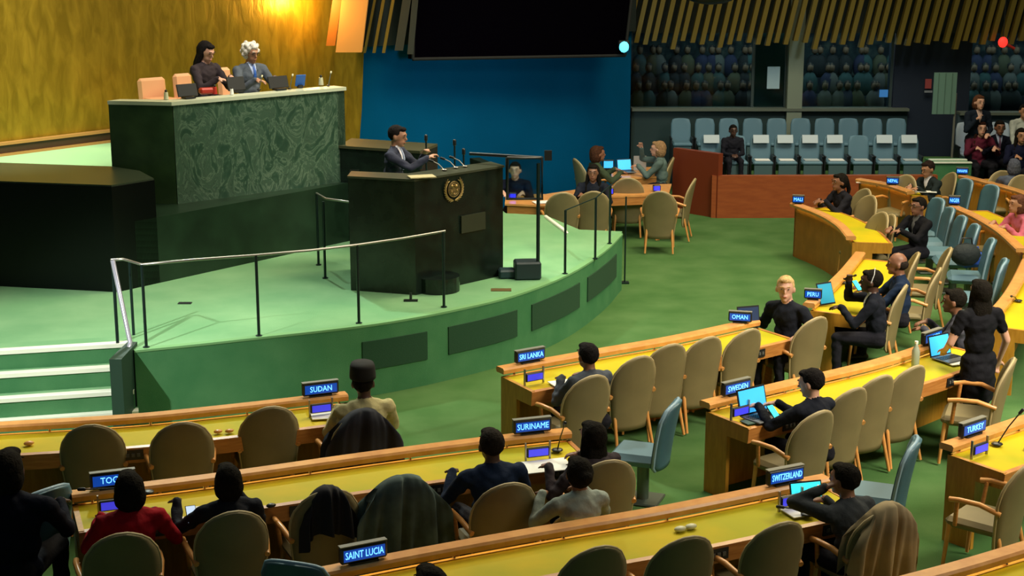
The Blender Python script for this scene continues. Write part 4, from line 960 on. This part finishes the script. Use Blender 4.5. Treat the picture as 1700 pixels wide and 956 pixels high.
pod(1129, 880, 'cream earpiece on the nearest desk, left of the pair'); pod(1147, 876, 'cream earpiece on the nearest desk, right of the pair')
pod(362, 717, 'brown earpiece on the left front desk, left of the pair', WOODR, .8); pod(381, 716, 'brown earpiece on the left front desk, right of the pair', WOODR, .8)
pod(48, 737, 'brown earpiece near the left frame edge', WOODR, .9); pod(450, 840, 'dark earpiece on the second-row desk', BLK, .8); pod(1398, 660, 'pale earpiece behind the man with the laptop', CREAM, .8)
pod(1705, 745, 'dark earpiece on the mic desk', BLK, .7)
def mic(px, py, tx, ty, label, z=.76, zt=1.05, base=True):
    a = P(px, py, z); b = P(tx, ty, zt); root = thing('gooseneck_microphone', label, 'microphone', a)
    MB().ell(a+V(0, 0, .008), (.05, .05, .014)).obj('base', BLK, root)
    m = a.lerp(b, .5)+V(0, 0, .02); MB().tube([a, m, b], .006, 6).obj('stem', BLK, root); MB().cap(b, .014, b+(b-m).normalized()*.04, .014, 8).obj('head', BLK, root)
mic(1655, 738, 1693, 686, 'thin gooseneck microphone crossing the right desk rail')
mic(925, 748, 937, 706, 'gooseneck microphone at the second-row desk end')
mic(245, 818, 140, 812, 'small microphone lying before the woman in red', .95, .97)
mic(1402, 470, 1418, 458, 'small microphone on the desk of the phone man', .76, .9)
mic(1690, 500, 1680, 492, 'small microphone on the curved yellow-topped desk', .76, .9)
mic(1340, 855, 1300, 842, 'low microphone on the nearest desk by the cream sheet', .76, .80)
def phone(px, py, z, f, label, m=CYAN):
    p = P(px, py, z); R = Matrix.Rotation(math.radians(-50), 3, 'X'); root = thing('phone', label, 'phone', p, face_rz(f))
    MB().box((0, 0, 0), (.075, .01, .15), R=R, bev=.003).obj('case', BLK, root, False); MB().box(R @ V(0, -.006, 0), (.066, .003, .135), R=R).obj('lit_screen', m, root, False)
phone(1284, 684, .86, fdesk(1284, 690), 'phone with cyan screen in the hand of the laptop man'); phone(1423, 474, 1.0, (-.5, .8), 'phone with pale screen held by the man in black')
phone(318, 854, .84, fdesk(318, 850), 'phone with white screen held by the person in black', mat('white_screen', (.6, .75, .95), emit=.8))
def bottle(px, py, z, label, sc=1, m=None):
    p = P(px, py, z); root = thing('water_bottle', label, 'bottle', p, 0, None, sc)
    prof = [(0, .032), (.01, .034), (.14, .034), (.17, .022), (.19, .013), (.205, .013)]; n = 12; mb = MB()
    vs = [(r*math.cos(2*math.pi*k/n), r*math.sin(2*math.pi*k/n), z_) for z_, r in prof for k in range(n)]
    mb.add(vs, [(i*n+k, i*n+(k+1) % n, (i+1)*n+(k+1) % n, (i+1)*n+k) for i in range(5) for k in range(n)]+[tuple(range(n)), tuple(range(5*n, 6*n))], True)
    mb.obj('bottle_body', m or mat('bottle_plastic', (.35, .4, .32), .15), root, False); MB().tube([(0, 0, .205), (0, 0, .225)], .015, 10).obj('cap', WHITE, root, False)
bottle(1519, 610, .755, 'clear water bottle standing on the second-row desk', 1.2)
bottle(1357, 838, .755, 'green-topped bottle by the cyan tablet', .7, mat('green_bottle', (.01, .2, .12), .2))
# bags on the blue chair
p = P(1612, 440, .48)
bg = tag(MB().box((0, 0, .09), (.40, .30, .18), .3, bev=.05).obj('blue_bag', mat('blue_cloth', (.01, .07, .42), .7)), 'bright blue bag on a seat behind the standing woman', 'bag'); bg.location = (p.x, p.y, .47)
MB().tube([(-.1, 0, .17), (-.08, 0, .26), (.08, 0, .26), (.1, 0, .17)], .012, 6).obj('handle', mat('blue_cloth', (.01, .07, .42)), bg, False)
p = P(1603, 425, .75); bb = tag(MB().ell((0, 0, .02), (.20, .14, .16)).obj('black_bag', mat('bag_black', (.008, .015, .018), .8, bump=.8, bscale=12)), 'soft black bag piled on the blue bag', 'bag'); bb.location = (p.x, p.y, .75)
MB().tube([(-.08, 0, .15), (-.06, 0, .24), (.06, 0, .24), (.08, 0, .15)], .012, 6).obj('handle', BLK, bb, False)
# ------------------------------------------------------------------ rostrum
RL, RC, RR = V(-1.9, 17.97, 0), V(-1.12, 17.73, 0), V(-.11, 18.76, 0)
ros = thing('rostrum', 'tall black stone speaker rostrum with gold emblem on the stage', 'lectern', (-1.0, 18.6, .8))
q1, q2 = V(-2.0, 19.1, 0), V(-.45, 19.75, 0)
ROSM = mat('rostrum_black', (.008, .012, .008), .22, noise=.6, nscale=5, col2=(.016, .024, .016), spec=.45)
MB().prism([(p.x, p.y) for p in [RL, RC, RC+V(.02, .14, 0), RL+V(.04, .14, 0)]], .8, 2.14).obj('left_slab', ROSM, ros)
MB().prism([(p.x, p.y) for p in [RC, RR, RR+V(-.10, .10, 0), RC+V(-.05, .12, 0)]], .8, 2.14).obj('front_slab', BLACK, ros)
MB().prism([(p.x, p.y) for p in [RR, RR+V(-.30, .8, 0), RR+V(-.42, .75, 0), RR+V(-.12, .05, 0)]], .8, 2.14).obj('right_slab', BLACK, ros)
MB().prism([(p.x, p.y) for p in [RL+V(0, .0, 0), RL+V(.1, .02, 0), q1+V(.12, 0, 0), q1]], .8, 2.06).obj('side_slab', mat('matte_black', (.006, .008, .006), 1, spec=0), ros)
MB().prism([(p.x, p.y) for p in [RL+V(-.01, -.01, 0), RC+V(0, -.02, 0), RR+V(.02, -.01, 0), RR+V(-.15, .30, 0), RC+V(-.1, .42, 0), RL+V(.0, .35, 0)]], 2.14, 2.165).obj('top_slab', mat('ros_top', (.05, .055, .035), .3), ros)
rd = (RR-RC).normalized(); rn = V(rd.y, -rd.x, 0)
MB().prism([(RC.x+rd.x*.35+rn.x*.0+math.cos(a)*.26, RC.y+rd.y*.35+math.sin(a)*.26) for a in [k*math.pi/12 for k in range(24)]], .8, .98).obj('round_base', BLACK, ros)
pq = RC+rd*.72+rn*.006
MB().add([pq+V(0,0,1.43), pq+rd*.40+V(0,0,1.43), pq+rd*.40+V(0,0,1.64), pq+V(0,0,1.64)]+[v+rn*.02 for v in (pq+V(0,0,1.43), pq+rd*.40+V(0,0,1.43), pq+rd*.40+V(0,0,1.64), pq+V(0,0,1.64))], [(4,5,6,7), (0,4,7,3), (1,2,6,5), (0,1,5,4), (3,7,6,2)]).obj('front_plaque', mat('plaque', (.035, .038, .022), .4), ros)
# emblem: world map rings within a laurel wreath
ec = RC+rd*.60+rn*.02+V(0, 0, 1.97); GM = mat('emblem_gold', (.42, .28, .10), .35, .6); EX = lambda x, y, o=0: ec+rd*x+V(0, 0, y)+rn*o
bk = MB(); n = 28
bk.add([EX(.095*math.cos(2*math.pi*k/n), .095*math.sin(2*math.pi*k/n)+.01, .006) for k in range(n)]+[EX(.095*math.cos(2*math.pi*k/n), .095*math.sin(2*math.pi*k/n)+.01, 0) for k in range(n)], [tuple(range(n))]+[(k, (k+1) % n, n+(k+1) % n, n+k) for k in range(n)])
em = bk.obj('emblem', mat('emblem_back', (.10, .07, .03), .5), ros); em['label'] = 'gold globe emblem inside a laurel wreath'
mb = MB()
for r in (.022, .045, .068, .092): mb.tube([EX(r*math.cos(a), r*math.sin(a)+.01, .01) for a in [k*math.pi/12 for k in range(25)]], .003, 5)
for a in [k*math.pi/4 for k in range(4)]: mb.tube([EX(.092*math.cos(a), .092*math.sin(a)+.01, .01), EX(-.092*math.cos(a), -.092*math.sin(a)+.01, .01)], .0025, 5)
for x, y, a, b in ((-.035, .05, .03, .018), (.03, .045, .035, .022), (.045, -.01, .022, .02), (-.04, -.02, .018, .028), (.0, -.05, .022, .012)): mb.ell(EX(x, y, .008), (a*.8, a*.8, b), n=1)
mb.obj('globe_map', GM, em)
for sx in (-1, 1):
    mb = MB()
    for k in range(11):
        a = math.radians(-82+k*12); r = .135; c0 = EX(sx*r*math.cos(a), r*math.sin(a)+.01, .008)
        for o_ in (-.5, .5):
            dx = sx*math.cos(a+math.radians(90)+o_*.9); dy = math.sin(a+math.radians(90)+o_*.9); tip = c0+rd*dx*.045+V(0, 0, dy*.045); mb.cap(c0, .009, tip, .003, 6)
    mb.obj('laurel_branch', GM, em)
for k, (px, py) in enumerate(((738, 283), (757, 279), (772, 277))):
    a = P(px, py, 2.17); root = thing('rostrum_microphone', ['left slim microphone on the black rostrum top', 'middle slim microphone on the black rostrum top', 'right slim microphone on the black rostrum top'][k], 'microphone', a)
    MB().ell(a+V(0, 0, .01), (.035, .035, .012)).obj('base', STEEL, root); b = a+V(-.14, .06, .10); MB().tube([a, a.lerp(b, .5)+V(0, 0, .02), b], .006, 6).obj('stem', STEEL, root); MB().cap(b, .015, b+V(-.04, .02, .01), .015, 8).obj('head', BLK, root)
# reading lamp panel / papers on rostrum
tag(MB().box(P(700, 293, 2.18), (.30, .2, .012), .3).obj('speech_paper', mat('warm_paper', (.45, .38, .2))), 'speech paper before the speaker on the rostrum', 'paper')
# teleprompter
tb = P(893, 463, .8)
tp = thing('teleprompter_stand', 'black teleprompter stand with dark box base and rectangular glass frame', 'teleprompter', tb)
MB().tube([tb, tb+V(0, 0, 1.42)], .022, 8).obj('pole', POST, tp)
MB().box(tb+V(-.13, .05, .11), (.32, .26, .22), .1, bev=.02).obj('base_box', mat('box_navy', (.010, .025, .032), .5), tp)
MB().box(tb+V(-.38, .08, .055), (.20, .2, .11), .1, bev=.02).obj('small_box', mat('box_teal', (.01, .035, .045), .5), tp)
fr = MB(); f0 = PY(842, 262, tb.y); f1 = PY(900, 262, tb.y); f2 = PY(900, 330, tb.y); f3 = PY(842, 330, tb.y)
fo = MB().tube([f0, f1, f2, f3, f0], .022, 6).obj('glass_frame', BLK, tp)
MB().add([f0, f1, f2, f3, f0+V(0, .01, 0), f1+V(0, .01, 0), f2+V(0, .01, 0), f3+V(0, .01, 0)], [(0,1,2,3), (7,6,5,4)]).obj('glass_pane', GLASS, fo)
a, b = PY(780, 255, tb.y+.4), PY(900, 262, tb.y); MB().tube([a, b], .022, 6).obj('cross_arm', BLK, tp)
MB().box(PY(910, 258, tb.y), (.09, .04, .12)).obj('lamp_head', BLK, tp)
for k, (px, py, z) in enumerate(((708, 288, 2.75), (755, 284, 2.65), (770, 282, 2.5))):
    a = PY(px, py, 20.3); a2 = a.copy(); root = thing('tall_boom_stand', ['left thin dark pole standing behind the rostrum', 'middle thin dark pole standing behind the rostrum', 'right thin dark pole standing behind the rostrum'][k], 'stand', (a.x, a.y, .8))
    tz = PY(px, (232, 240, 255)[k], 20.3).z
    MB().tube([(a.x, a.y, .8), (a.x, a.y, tz)], .012, 6).obj('pole', POST, root); MB().cap((a.x, a.y, tz), .022, (a.x, a.y, tz+.05), .022, 8).obj('head', BLK, root); MB().box((a.x, a.y, .81), (.25, .25, .02)).obj('foot', BLK, root)
# ------------------------------------------------------------------ stage railings
def railing(label, posts, railpts, pm=POST, rm=STEEL, r=.014):
    root = thing('stage_railing', label, 'railing', P(*posts[0][:2], SZ))
    for px, py, h in posts:
        b = P(px, py, SZ); MB().tube([b, b+V(0, 0, h)], .016, 8).obj('post', pm, root); MB().tube([b, b+V(0, 0, .012)], .035, 10).obj('post_foot', pm, root)
    MB().tube(railpts, r, 8).obj('top_rail', rm, root)
    return root
def top(px, py, h=.87): return P(px, py, SZ)+V(0, 0, h)
railing('long steel-topped railing along the front of the stage', [(243, 577, .87), (430, 558, .87), (596, 537, .87), (737, 510, .87)], [top(192, 568), top(212, 566), top(224, 570), top(243, 577), top(330, 567), top(430, 558), top(520, 548), top(596, 537), top(670, 524), top(740, 509)])
railing('dark railing at the right end of the stage with white sloping end', [(938, 455, .8), (988, 430, .8), (1012, 405, .8)], [top(938, 455, .8), top(988, 430, .8), top(1012, 405, .8), top(1030, 388, .8)], rm=POST, r=.008)
railing('short railing left of the rostrum around the stage recess', [(540, 462, .95), (529, 440, .92)], [top(529, 440, .92), top(540, 462, .95)+V(0,.3,-.02), top(585, 455, .9)])
a, b = P(906, 360, 1.15), P(937, 383, 1.15)
tag(MB().tube([a, b, b+V(.03, -.02, -.04)], .028, 8).obj('stair_handrail', mat('white_rail', (.75, .75, .6), .4)), 'short white sloping handrail at the back of the stage', 'handrail')
hs = thing('stair_handrail', 'bright sloping handrail on dark posts beside the stage stairs', 'handrail', P(225, 690, 0))
t0 = P(192, 570, .8)+V(0, 0, .88); t1 = P(236, 690, 0)+V(0, 0, .85)
t0 = P(187, 432, 1.68); t1 = P(216, 568, .87)
MB().tube([t0, t1, t1+V(.0, -.06, -.05)], .026, 8).obj('sloping_rail', CHROME, hs)
MB().tube([(t0.x, t0.y, .8), t0], .018, 8).obj('post', POST, hs); MB().tube([(t1.x, t1.y, 0), t1], .018, 8).obj('post', POST, hs)
MB().tube([P(222, 556, .8), P(222, 556, .8)+V(0, 0, .8)], .016, 8).obj('post', POST, hs)
# pole standing on the floor at the stage's right end
a = P(1037, 470, 0); b = a+V(0, 0, 1.25)
po = thing('floor_pole', 'thin dark pole on the floor against the right end of the stage', 'pole', a); MB().tube([a, b], .012, 6).obj('shaft', POST, po); MB().box(a+V(0, 0, .01), (.12, .12, .02)).obj('foot', POST, po)
# floor marks
for px, py, w, l in ((307, 503, .10, 'small dark cable hatch in the stage carpet'), (832, 481, .16, 'brownish floor socket plate by the stage edge')):
    p = P(px, py, SZ+.004); tag(MB().box(p, (w*1.5, w*.8, .008)).obj('floor_plate', BLK if w == .1 else mat('brown_plate', (.12, .08, .02))), l, 'floor plate')
a = P(682, 500, SZ); fd = thing('footlight_stand', 'small dark foot stand on the stage carpet before the rostrum', 'stand', a); MB().tube([a, a+V(0, 0, .10)], .015, 6).obj('stub', BLK, fd); MB().box(a+V(0, 0, .01), (.16, .05, .02)).obj('foot', BLK, fd)
# ------------------------------------------------------------------ podium furniture
def podchair(px, py, wpx, label):
    Y = 21.9; p = PY(px, py, Y); w = wpx*Y/F; root = thing('podium_armchair', label, 'chair', (p.x, p.y, 2.14), face_rz((mf.x, mf.y)))
    zt = p.z-2.14
    MB().box((0, 0, zt-.32), (w*1.15, .09, .64), bev=.04, R=Matrix.Rotation(.1, 3, 'X')).obj('backrest', PEACH, root, False)
    MB().box((0, .26, .45), (w*1.15, .45, .1), bev=.04).obj('seat', PEACH, root, False); MB().tube([(0, .2, 0), (0, .2, .42)], .04, 8).obj('pedestal', GREYM, root, False)
podchair(252, 129, 44, 'empty peach leather chair, left of the seated woman'); podchair(303, 122, 30, 'peach chair back just left of the seated woman'); podchair(372, 112, 22, 'peach chair back between the seated woman and white-haired man')
def monitor(px, py, w, h, label, yaw=0):
    p = P(px, py, 2.88); root = thing('desk_monitor', label, 'monitor', p, face_rz((mf.x, mf.y))+math.pi+yaw)
    R = Matrix.Rotation(-.3, 3, 'X')
    s = MB().box(V(0, 0, h/2+.02), (w, .02, h), R=R, bev=.006).obj('screen', BLK, root, False); MB().box((0, -.03, .01), (w*.5, .12, .02)).obj('stand', BLK, root, False)
    MB().box(R @ V(0, .012, 0)+V(0, 0, h/2+.02), (w*.92, .004, h*.88), R=R).obj('panel', mat('monitor_panel', (.004, .005, .008), .2), s, False)
monitor(311, 163, .28, .16, 'low black monitor before the seated woman'); monitor(392, 153, .26, .18, 'low black monitor before the white-haired man'); monitor(462, 149, .30, .16, 'low black monitor right of the white-haired man')
def pot(px, py, label, m=CREAM, s=1, name='water_jug', cat='jug'):
    p = P(px, py, 2.88); root = thing(name, label, cat, p, 0, None, s)
    MB().tube([(0, 0, 0), (0, 0, .09)], .032, 10, .024).obj('body', m, root, False); MB().ell((0, 0, .105), (.018, .018, .02), n=1).obj('lid', BLK, root, False)
pot(276, 165, 'cream jug at the left end of the marble desk'); pot(533, 141, 'cream jug at the right end of the marble desk', s=1.1); pot(385, 157, 'white cup before the white-haired man', WHITE, .8, 'drinking_cup', 'cup'); pot(357, 156, 'red cup by the seated woman', mat('red_item', (.45, .03, .015), .4), 1.0, 'drinking_cup', 'cup')
p = P(344, 156, 2.88); rb = tag(MB().box((0, 0, .04), (.20, .12, .08), .5, bev=.02).obj('red_folder', mat('red_item', (.45, .03, .015))), 'red folder on the marble desk before the woman', 'folder'); rb.location = p
p = P(499, 146, 2.88); bo = thing('blue_lamp_panel', 'tilted blue-lit small screen near the right of the marble desk', 'display', p, .5); MB().box((0, 0, .10), (.13, .015, .16), R=Matrix.Rotation(.4, 3, 'X')).obj('screen', mat('soft_blue', (.02, .10, .35), emit=.3), bo, False); MB().box((0, .02, .02), (.06, .08, .04)).obj('stand', BLK, bo, False)
for k, (px, py) in enumerate(((481, 148), (430, 150), (545, 143))):
    a = P(px, py, 2.88); root = thing('podium_microphone', ['slim podium microphone between the right-hand monitor and blue screen', 'slim podium microphone before the white-haired man', 'slim podium microphone at the right end of the marble desk'][k], 'microphone', a)
    MB().ell(a+V(0, 0, .01), (.03, .03, .012)).obj('base', BLK, root); b = a+V(.03, .08, .17); MB().tube([a, b], .006, 6).obj('stem', GREYM, root); MB().cap(b, .013, b+V(0, .03, .01), .013, 8).obj('head', CREAM, root)
# ------------------------------------------------------------------ far secretariat tables
def table(label, pts, z=.75, m=WOODR, fas=.16):
    c = sum((Vector((p.x, p.y, 0)) for p in pts), V(0, 0, 0))/len(pts); root = thing('secretariat_table', label, 'table', c)
    MB().prism([(p.x, p.y) for p in pts], z-.03, z).obj('tabletop', m, root)
    sh = [(c.x+(p.x-c.x)*.97, c.y+(p.y-c.y)*.97) for p in pts]; MB().prism(sh, z-fas, z-.03).obj('apron', WOOD, root)
    for p in pts: q = c+(V(p.x, p.y, 0)-c)*.88; MB().box((q.x, q.y, (z-.1)/2), (.07, .07, z-.1)).obj('leg', WOOD, root)
    return root
table('front curved wooden table of the far secretariat behind the stage', [P(838, 338, .75), P(905, 341, .75), P(1000, 326, .75), P(1110, 322, .75), P(1115, 305, .75), P(1000, 308, .75), P(905, 322, .75), P(840, 322, .75)])
table('rear wooden table of the far secretariat with laptops', [P(1015, 296, .80), P(1105, 292, .80), P(1100, 276, .80), P(1015, 280, .80)], .80)
for x, y, l, f in [(935, 320, 'tan chair at the far table, leftmost in front', (-.1, 1)), (986, 318, 'tan chair at the far table, second from left in front', (0, 1)), (1043, 296, 'tallest tan chair in the middle of the far table front', (.05, 1)),
                   (1096, 318, 'tan chair at the far table, right of the tallest', (.1, 1)), (1153, 297, 'tan chair turned sideways at the right end of the far table', (-.97, .2)), (955, 264, 'tan chair turned right at the left of the far table', (.9, .3)), (1117, 262, 'pale tan chair behind the blond woman', (-.97, .1))]:
    chair(x, y, l, f)
for px, py, z, l in ((1062, 283, .8, 'white upright document holder on the rear far table'),):
    p = P(px, py, z); tag(MB().box((0, 0, .13), (.22, .02, .25), .1).obj('document_holder', mat('grey_paper', (.35, .33, .32))), l, 'document holder').location = p
for px, py, l in ((851, 330, 'small blue lit console at the left of the far table'), (1012, 322, 'small blue lit console in the middle of the far table'), (1090, 317, 'small blue lit console at the right of the far table')):
    p = P(px, py, .76); c_ = thing('lit_console', l, 'console', p); MB().box(p+V(0, 0, .05), (.12, .08, .1), .2, bev=.01).obj('housing', BLK, c_); MB().box(p+V(0, -.045, .05), (.10, .006, .07)).obj('lit_screen', mat('deep_blue_lamp', (.03, .03, 1), emit=1.5), c_)
p = P(1010, 270, .95); c_ = thing('lit_console', 'pale blue lit screen behind the far table laptop', 'console', (p.x, p.y, .8)); MB().box((p.x, p.y, .9), (.2, .03, .2), bev=.01).obj('housing', BLK, c_); MB().box((p.x, p.y-.02, .92), (.16, .006, .12)).obj('lit_screen', SCRL, c_)
p = P(900, 336, .76); tag(MB().box((p.x, p.y, .765), (.28, .2, .01), .3).obj('paper_sheet', WHITE), 'white papers at the left of the far table', 'paper')
p = P(1174, 345, 0); fl = thing('floor_lamp', 'small bright floor lamp beside the red partition', 'lamp', (p.x, p.y, 0)); MB().box((p.x, p.y, .06), (.24, .12, .12), bev=.02).obj('housing', mat('pale_grey', (.4, .45, .4)), fl); MB().ell((p.x, p.y-.07, .06), (.04, .02, .04)).obj('bulb', mat('bulb_white', (1, 1, .9), emit=4), fl)
# ------------------------------------------------------------------ gallery seats
def make_gseat():
    t = thing('gallery_chair', 'x', 'seat', (0, 0, 0))
    mb, rim = back_shell(.30, .80, .185, .185, .06, .0, .06, .02, .15, power=3); mb.v = [(x, -y, z) for x, y, z in mb.v]
    mb.obj('backrest', BLUES, t, False)
    MB().box((0, -.24, .36), (.36, .36, .07), bev=.025).obj('seat', BLUES, t, False)
    MB().box((0, -.40, .16), (.32, .04, .32)).obj('skirt_panel', mat('skirt', (.05, .10, .11), .7), t, False)
    for sx in (-1, 1): MB().box((sx*.20, -.16, .46), (.03, .30, .03), bev=.008).obj('armrest', BLK, t, False); MB().box((sx*.20, -.16, .23), (.025, .22, .46)).obj('side_frame', BLK, t, False)
    return t
g0_ = make_gseat(); used[g0_.name] = 0
GM2 = mat('pale_blue_seat', (.42, .52, .66), .6)
YR1, YR2 = 28.1, 29.45
for i in range(10):
    p = PY(1130+i*39.7, 225, YR2)
    put(g0_, (p.x, YR2, .58), 0, 'blue seat in the back gallery row, %s' % ['far left end', 'second from left', 'third from left, behind the seated man', 'fourth from left', 'left of the middle', 'right of the middle', 'fourth from right', 'third from right', 'second from right', 'far right end'][i], 'blue seats in the back gallery row')
for i in range(9):
    px = [1180, 1221, 1262, 1302, 1343, 1384, 1425, 1466, 1507][i]
    p = PY(px, 250, YR1)
    put(g0_, (p.x, YR1, .44), 0, 'blue seat in the front gallery row, %s' % ['left end beside the seated man', 'holding the seated man', 'first right of the seated man', 'second right of the seated man', 'third right of the seated man', 'fourth right, with a white sheet on its cushion', 'third from the right end', 'second from the right end', 'right end'][i], 'blue seats in the front gallery row')
    if i != 1 and i != 6:
        s_ = tag(MB().box((0, 0, 0), (.28, .012, .15), R=Matrix.Rotation(-.35, 3, 'X')).obj('reserved_card', mat('pale_cover', (.50, .58, .62), .7)), 'white card over the %s front gallery seat' % ['leftmost', '', 'third', 'fourth', 'fifth', 'sixth', '', 'eighth', 'ninth'][i], 'card'); s_.location = (p.x, YR1-.055, .44+.75)
    if i > 1:
        s_ = tag(MB().box((0, 0, 0), (.26, .22, .01)).obj('reserved_card', WHITE if i in (2, 3, 5) else mat('pale_card', (.45, .5, .5))), 'flat sheet on the cushion of the %s front gallery seat' % ['', '', 'third', 'fourth', 'fifth', 'sixth', 'seventh', 'eighth', 'ninth'][i], 'sheet'); s_.location = (p.x, YR1-.26, .44+.405)
# pale seats at the right, with parapet
pr0 = PY(1592, 190, 29.3); pr1 = PY(1790, 190, 29.3)
struct('wall_right_parapet', MB().box(((pr0.x+pr1.x)/2, 29.4, pr0.z/2), (pr1.x-pr0.x, .15, pr0.z)), mat('parapet_right', (.05, .08, .10), .6))
struct('trim_right_ledge', MB().box(((pr0.x+pr1.x)/2, 29.35, pr0.z+.02), (pr1.x-pr0.x, .28, .05)), mat('ledge', (.12, .14, .11)))
for i, px in enumerate((1606, 1655, 1702)):
    o = put(g0_, (PY(px, 240, 28.7).x, 28.7, .44), 0, 'pale blue-white seat behind the right-hand guests, %s' % ('left one', 'middle one', 'right one')[i], 'pale seats at the upper right', 1.2)
    for c in o.children:
        if c.name.startswith(('backrest', 'seat')):
            c.data = c.data.copy(); c.data.materials.clear(); c.data.materials.append(GM2)
# sign board on a stand, notices, lights
sb_ = PY(1568, 155, 28.0); bs = thing('sign_board', 'grey-green upright board on a pole before the gallery door', 'board', (PY(1583, 250, 28).x, 28, .44))
MB().box((sb_.x, 28, sb_.z), (.41, .03, .74)).obj('panel', mat('board_green', (.10, .19, .15), .6), bs)
for k in (-.12, 0, .12): MB().box((sb_.x+k, 27.98, sb_.z), (.012, .012, .72)).obj('panel_rib', mat('board_rib', (.06, .12, .09), .6), bs)
xp = PY(1583, 230, 28).x; MB().tube([(xp, 28.03, .0), (xp, 28.03, sb_.z)], .022, 8).obj('pole', mat('pole_grey', (.12, .12, .10), .5), bs); MB().box((xp, 28.03, .01), (.3, .3, .02)).obj('foot', BLK, bs)
for px, py, w, h, m, l, Y, c in ((1284, 129, .24, .42, mat('blue_paper', (.35, .50, .58)), 'pale paper notice taped to the booth glass', YB+.05, 'notice'), (1541, 139, .12, .18, mat('red_print', (.30, .05, .05)), 'small red notice on the dark gallery door', YB, 'notice'), (1467, 155, .16, .14, mat('blue_glow', (.03, .15, .4), emit=.5), 'small blue screen glowing in the booth', YB-.0, 'display'),
                                (1541, 152, .15, .04, mat('grey_strip', (.2, .22, .25)), 'pale strip below the small red notice', YB, 'notice')):
    p = PY(px, py, Y-.08 if Y < YB+.04 else Y); tag(MB().box((0, 0, 0), (w, .02, h)).obj('wall_notice' if c == 'notice' else 'booth_display', m), l, c).location = p
p = PY(1665, 70, YB-.9); ex = thing('red_lamp', 'red glowing lamp hanging below the slats at the right', 'lamp', p); MB().ell(p, (.09, .06, .10)).obj('bulb', mat('red_glow', (1, .03, .02), emit=1.6), ex); MB().tube([p, p+V(.22, 0, -.12)], .03, 6).obj('shade', mat('red_dark', (.4, .02, .01), .5), ex); MB().tube([p, p+V(0, 0, 2)], .008, 5).obj('cable', BLK, ex)
p = PY(1036, 78, 28.0); pj = thing('projector_lamp', 'bright blue-white lamp at the lower right screen corner', 'lamp', p); MB().box(p+V(0, .1, .03), (.2, .2, .16), bev=.02).obj('housing', BLK, pj); MB().ell(p, (.09, .03, .10)).obj('lens', mat('cyan_lamp', (.12, .7, .95), emit=1.6), pj)
p = PY(1180, -6, 27); db = thing('ceiling_rig', 'dark rounded camera rig at the top edge before the slats', 'camera rig', p); MB().ell(p, (.42, .3, .14)).obj('body', BLK, db); MB().tube([p, p+V(0, 0, 2)], .03, 6).obj('drop_rod', BLK, db)
# lamp against the gold wall
gp = g0 + gd*0; 
lx = None
for k in range(400):
    q = GA.lerp(GB, k/400)
    px = 850+F*q.x/(q.y*math.cos(TH)-(3.8-CH)*math.sin(TH))
    if px > 492: lx = q; break
lq = V(lx.x, lx.y, zy(-12, lx.y)) + gn*.28
wl = thing('wall_wash_lamp', 'warm wash lamp glowing high on the gold wall', 'lamp', lq)
MB().tube([lq+V(0, 0, .0), lq+V(0, 0, .25)], .07, 10, .05).obj('shade', BLK, wl); MB().ell(lq, (.05, .05, .03)).obj('bulb', mat('warm_bulb', (1, .75, .4), emit=20), wl)
pt = bpy.data.lights.new('wall_wash_light', 'POINT'); pt.energy = 75; pt.color = (1, .60, .16); pt.shadow_soft_size = .08
po_ = bpy.data.objects.new('wall_wash_light', pt); COL.objects.link(po_); po_.location = lq + gn*.12 - V(0, 0, .12)
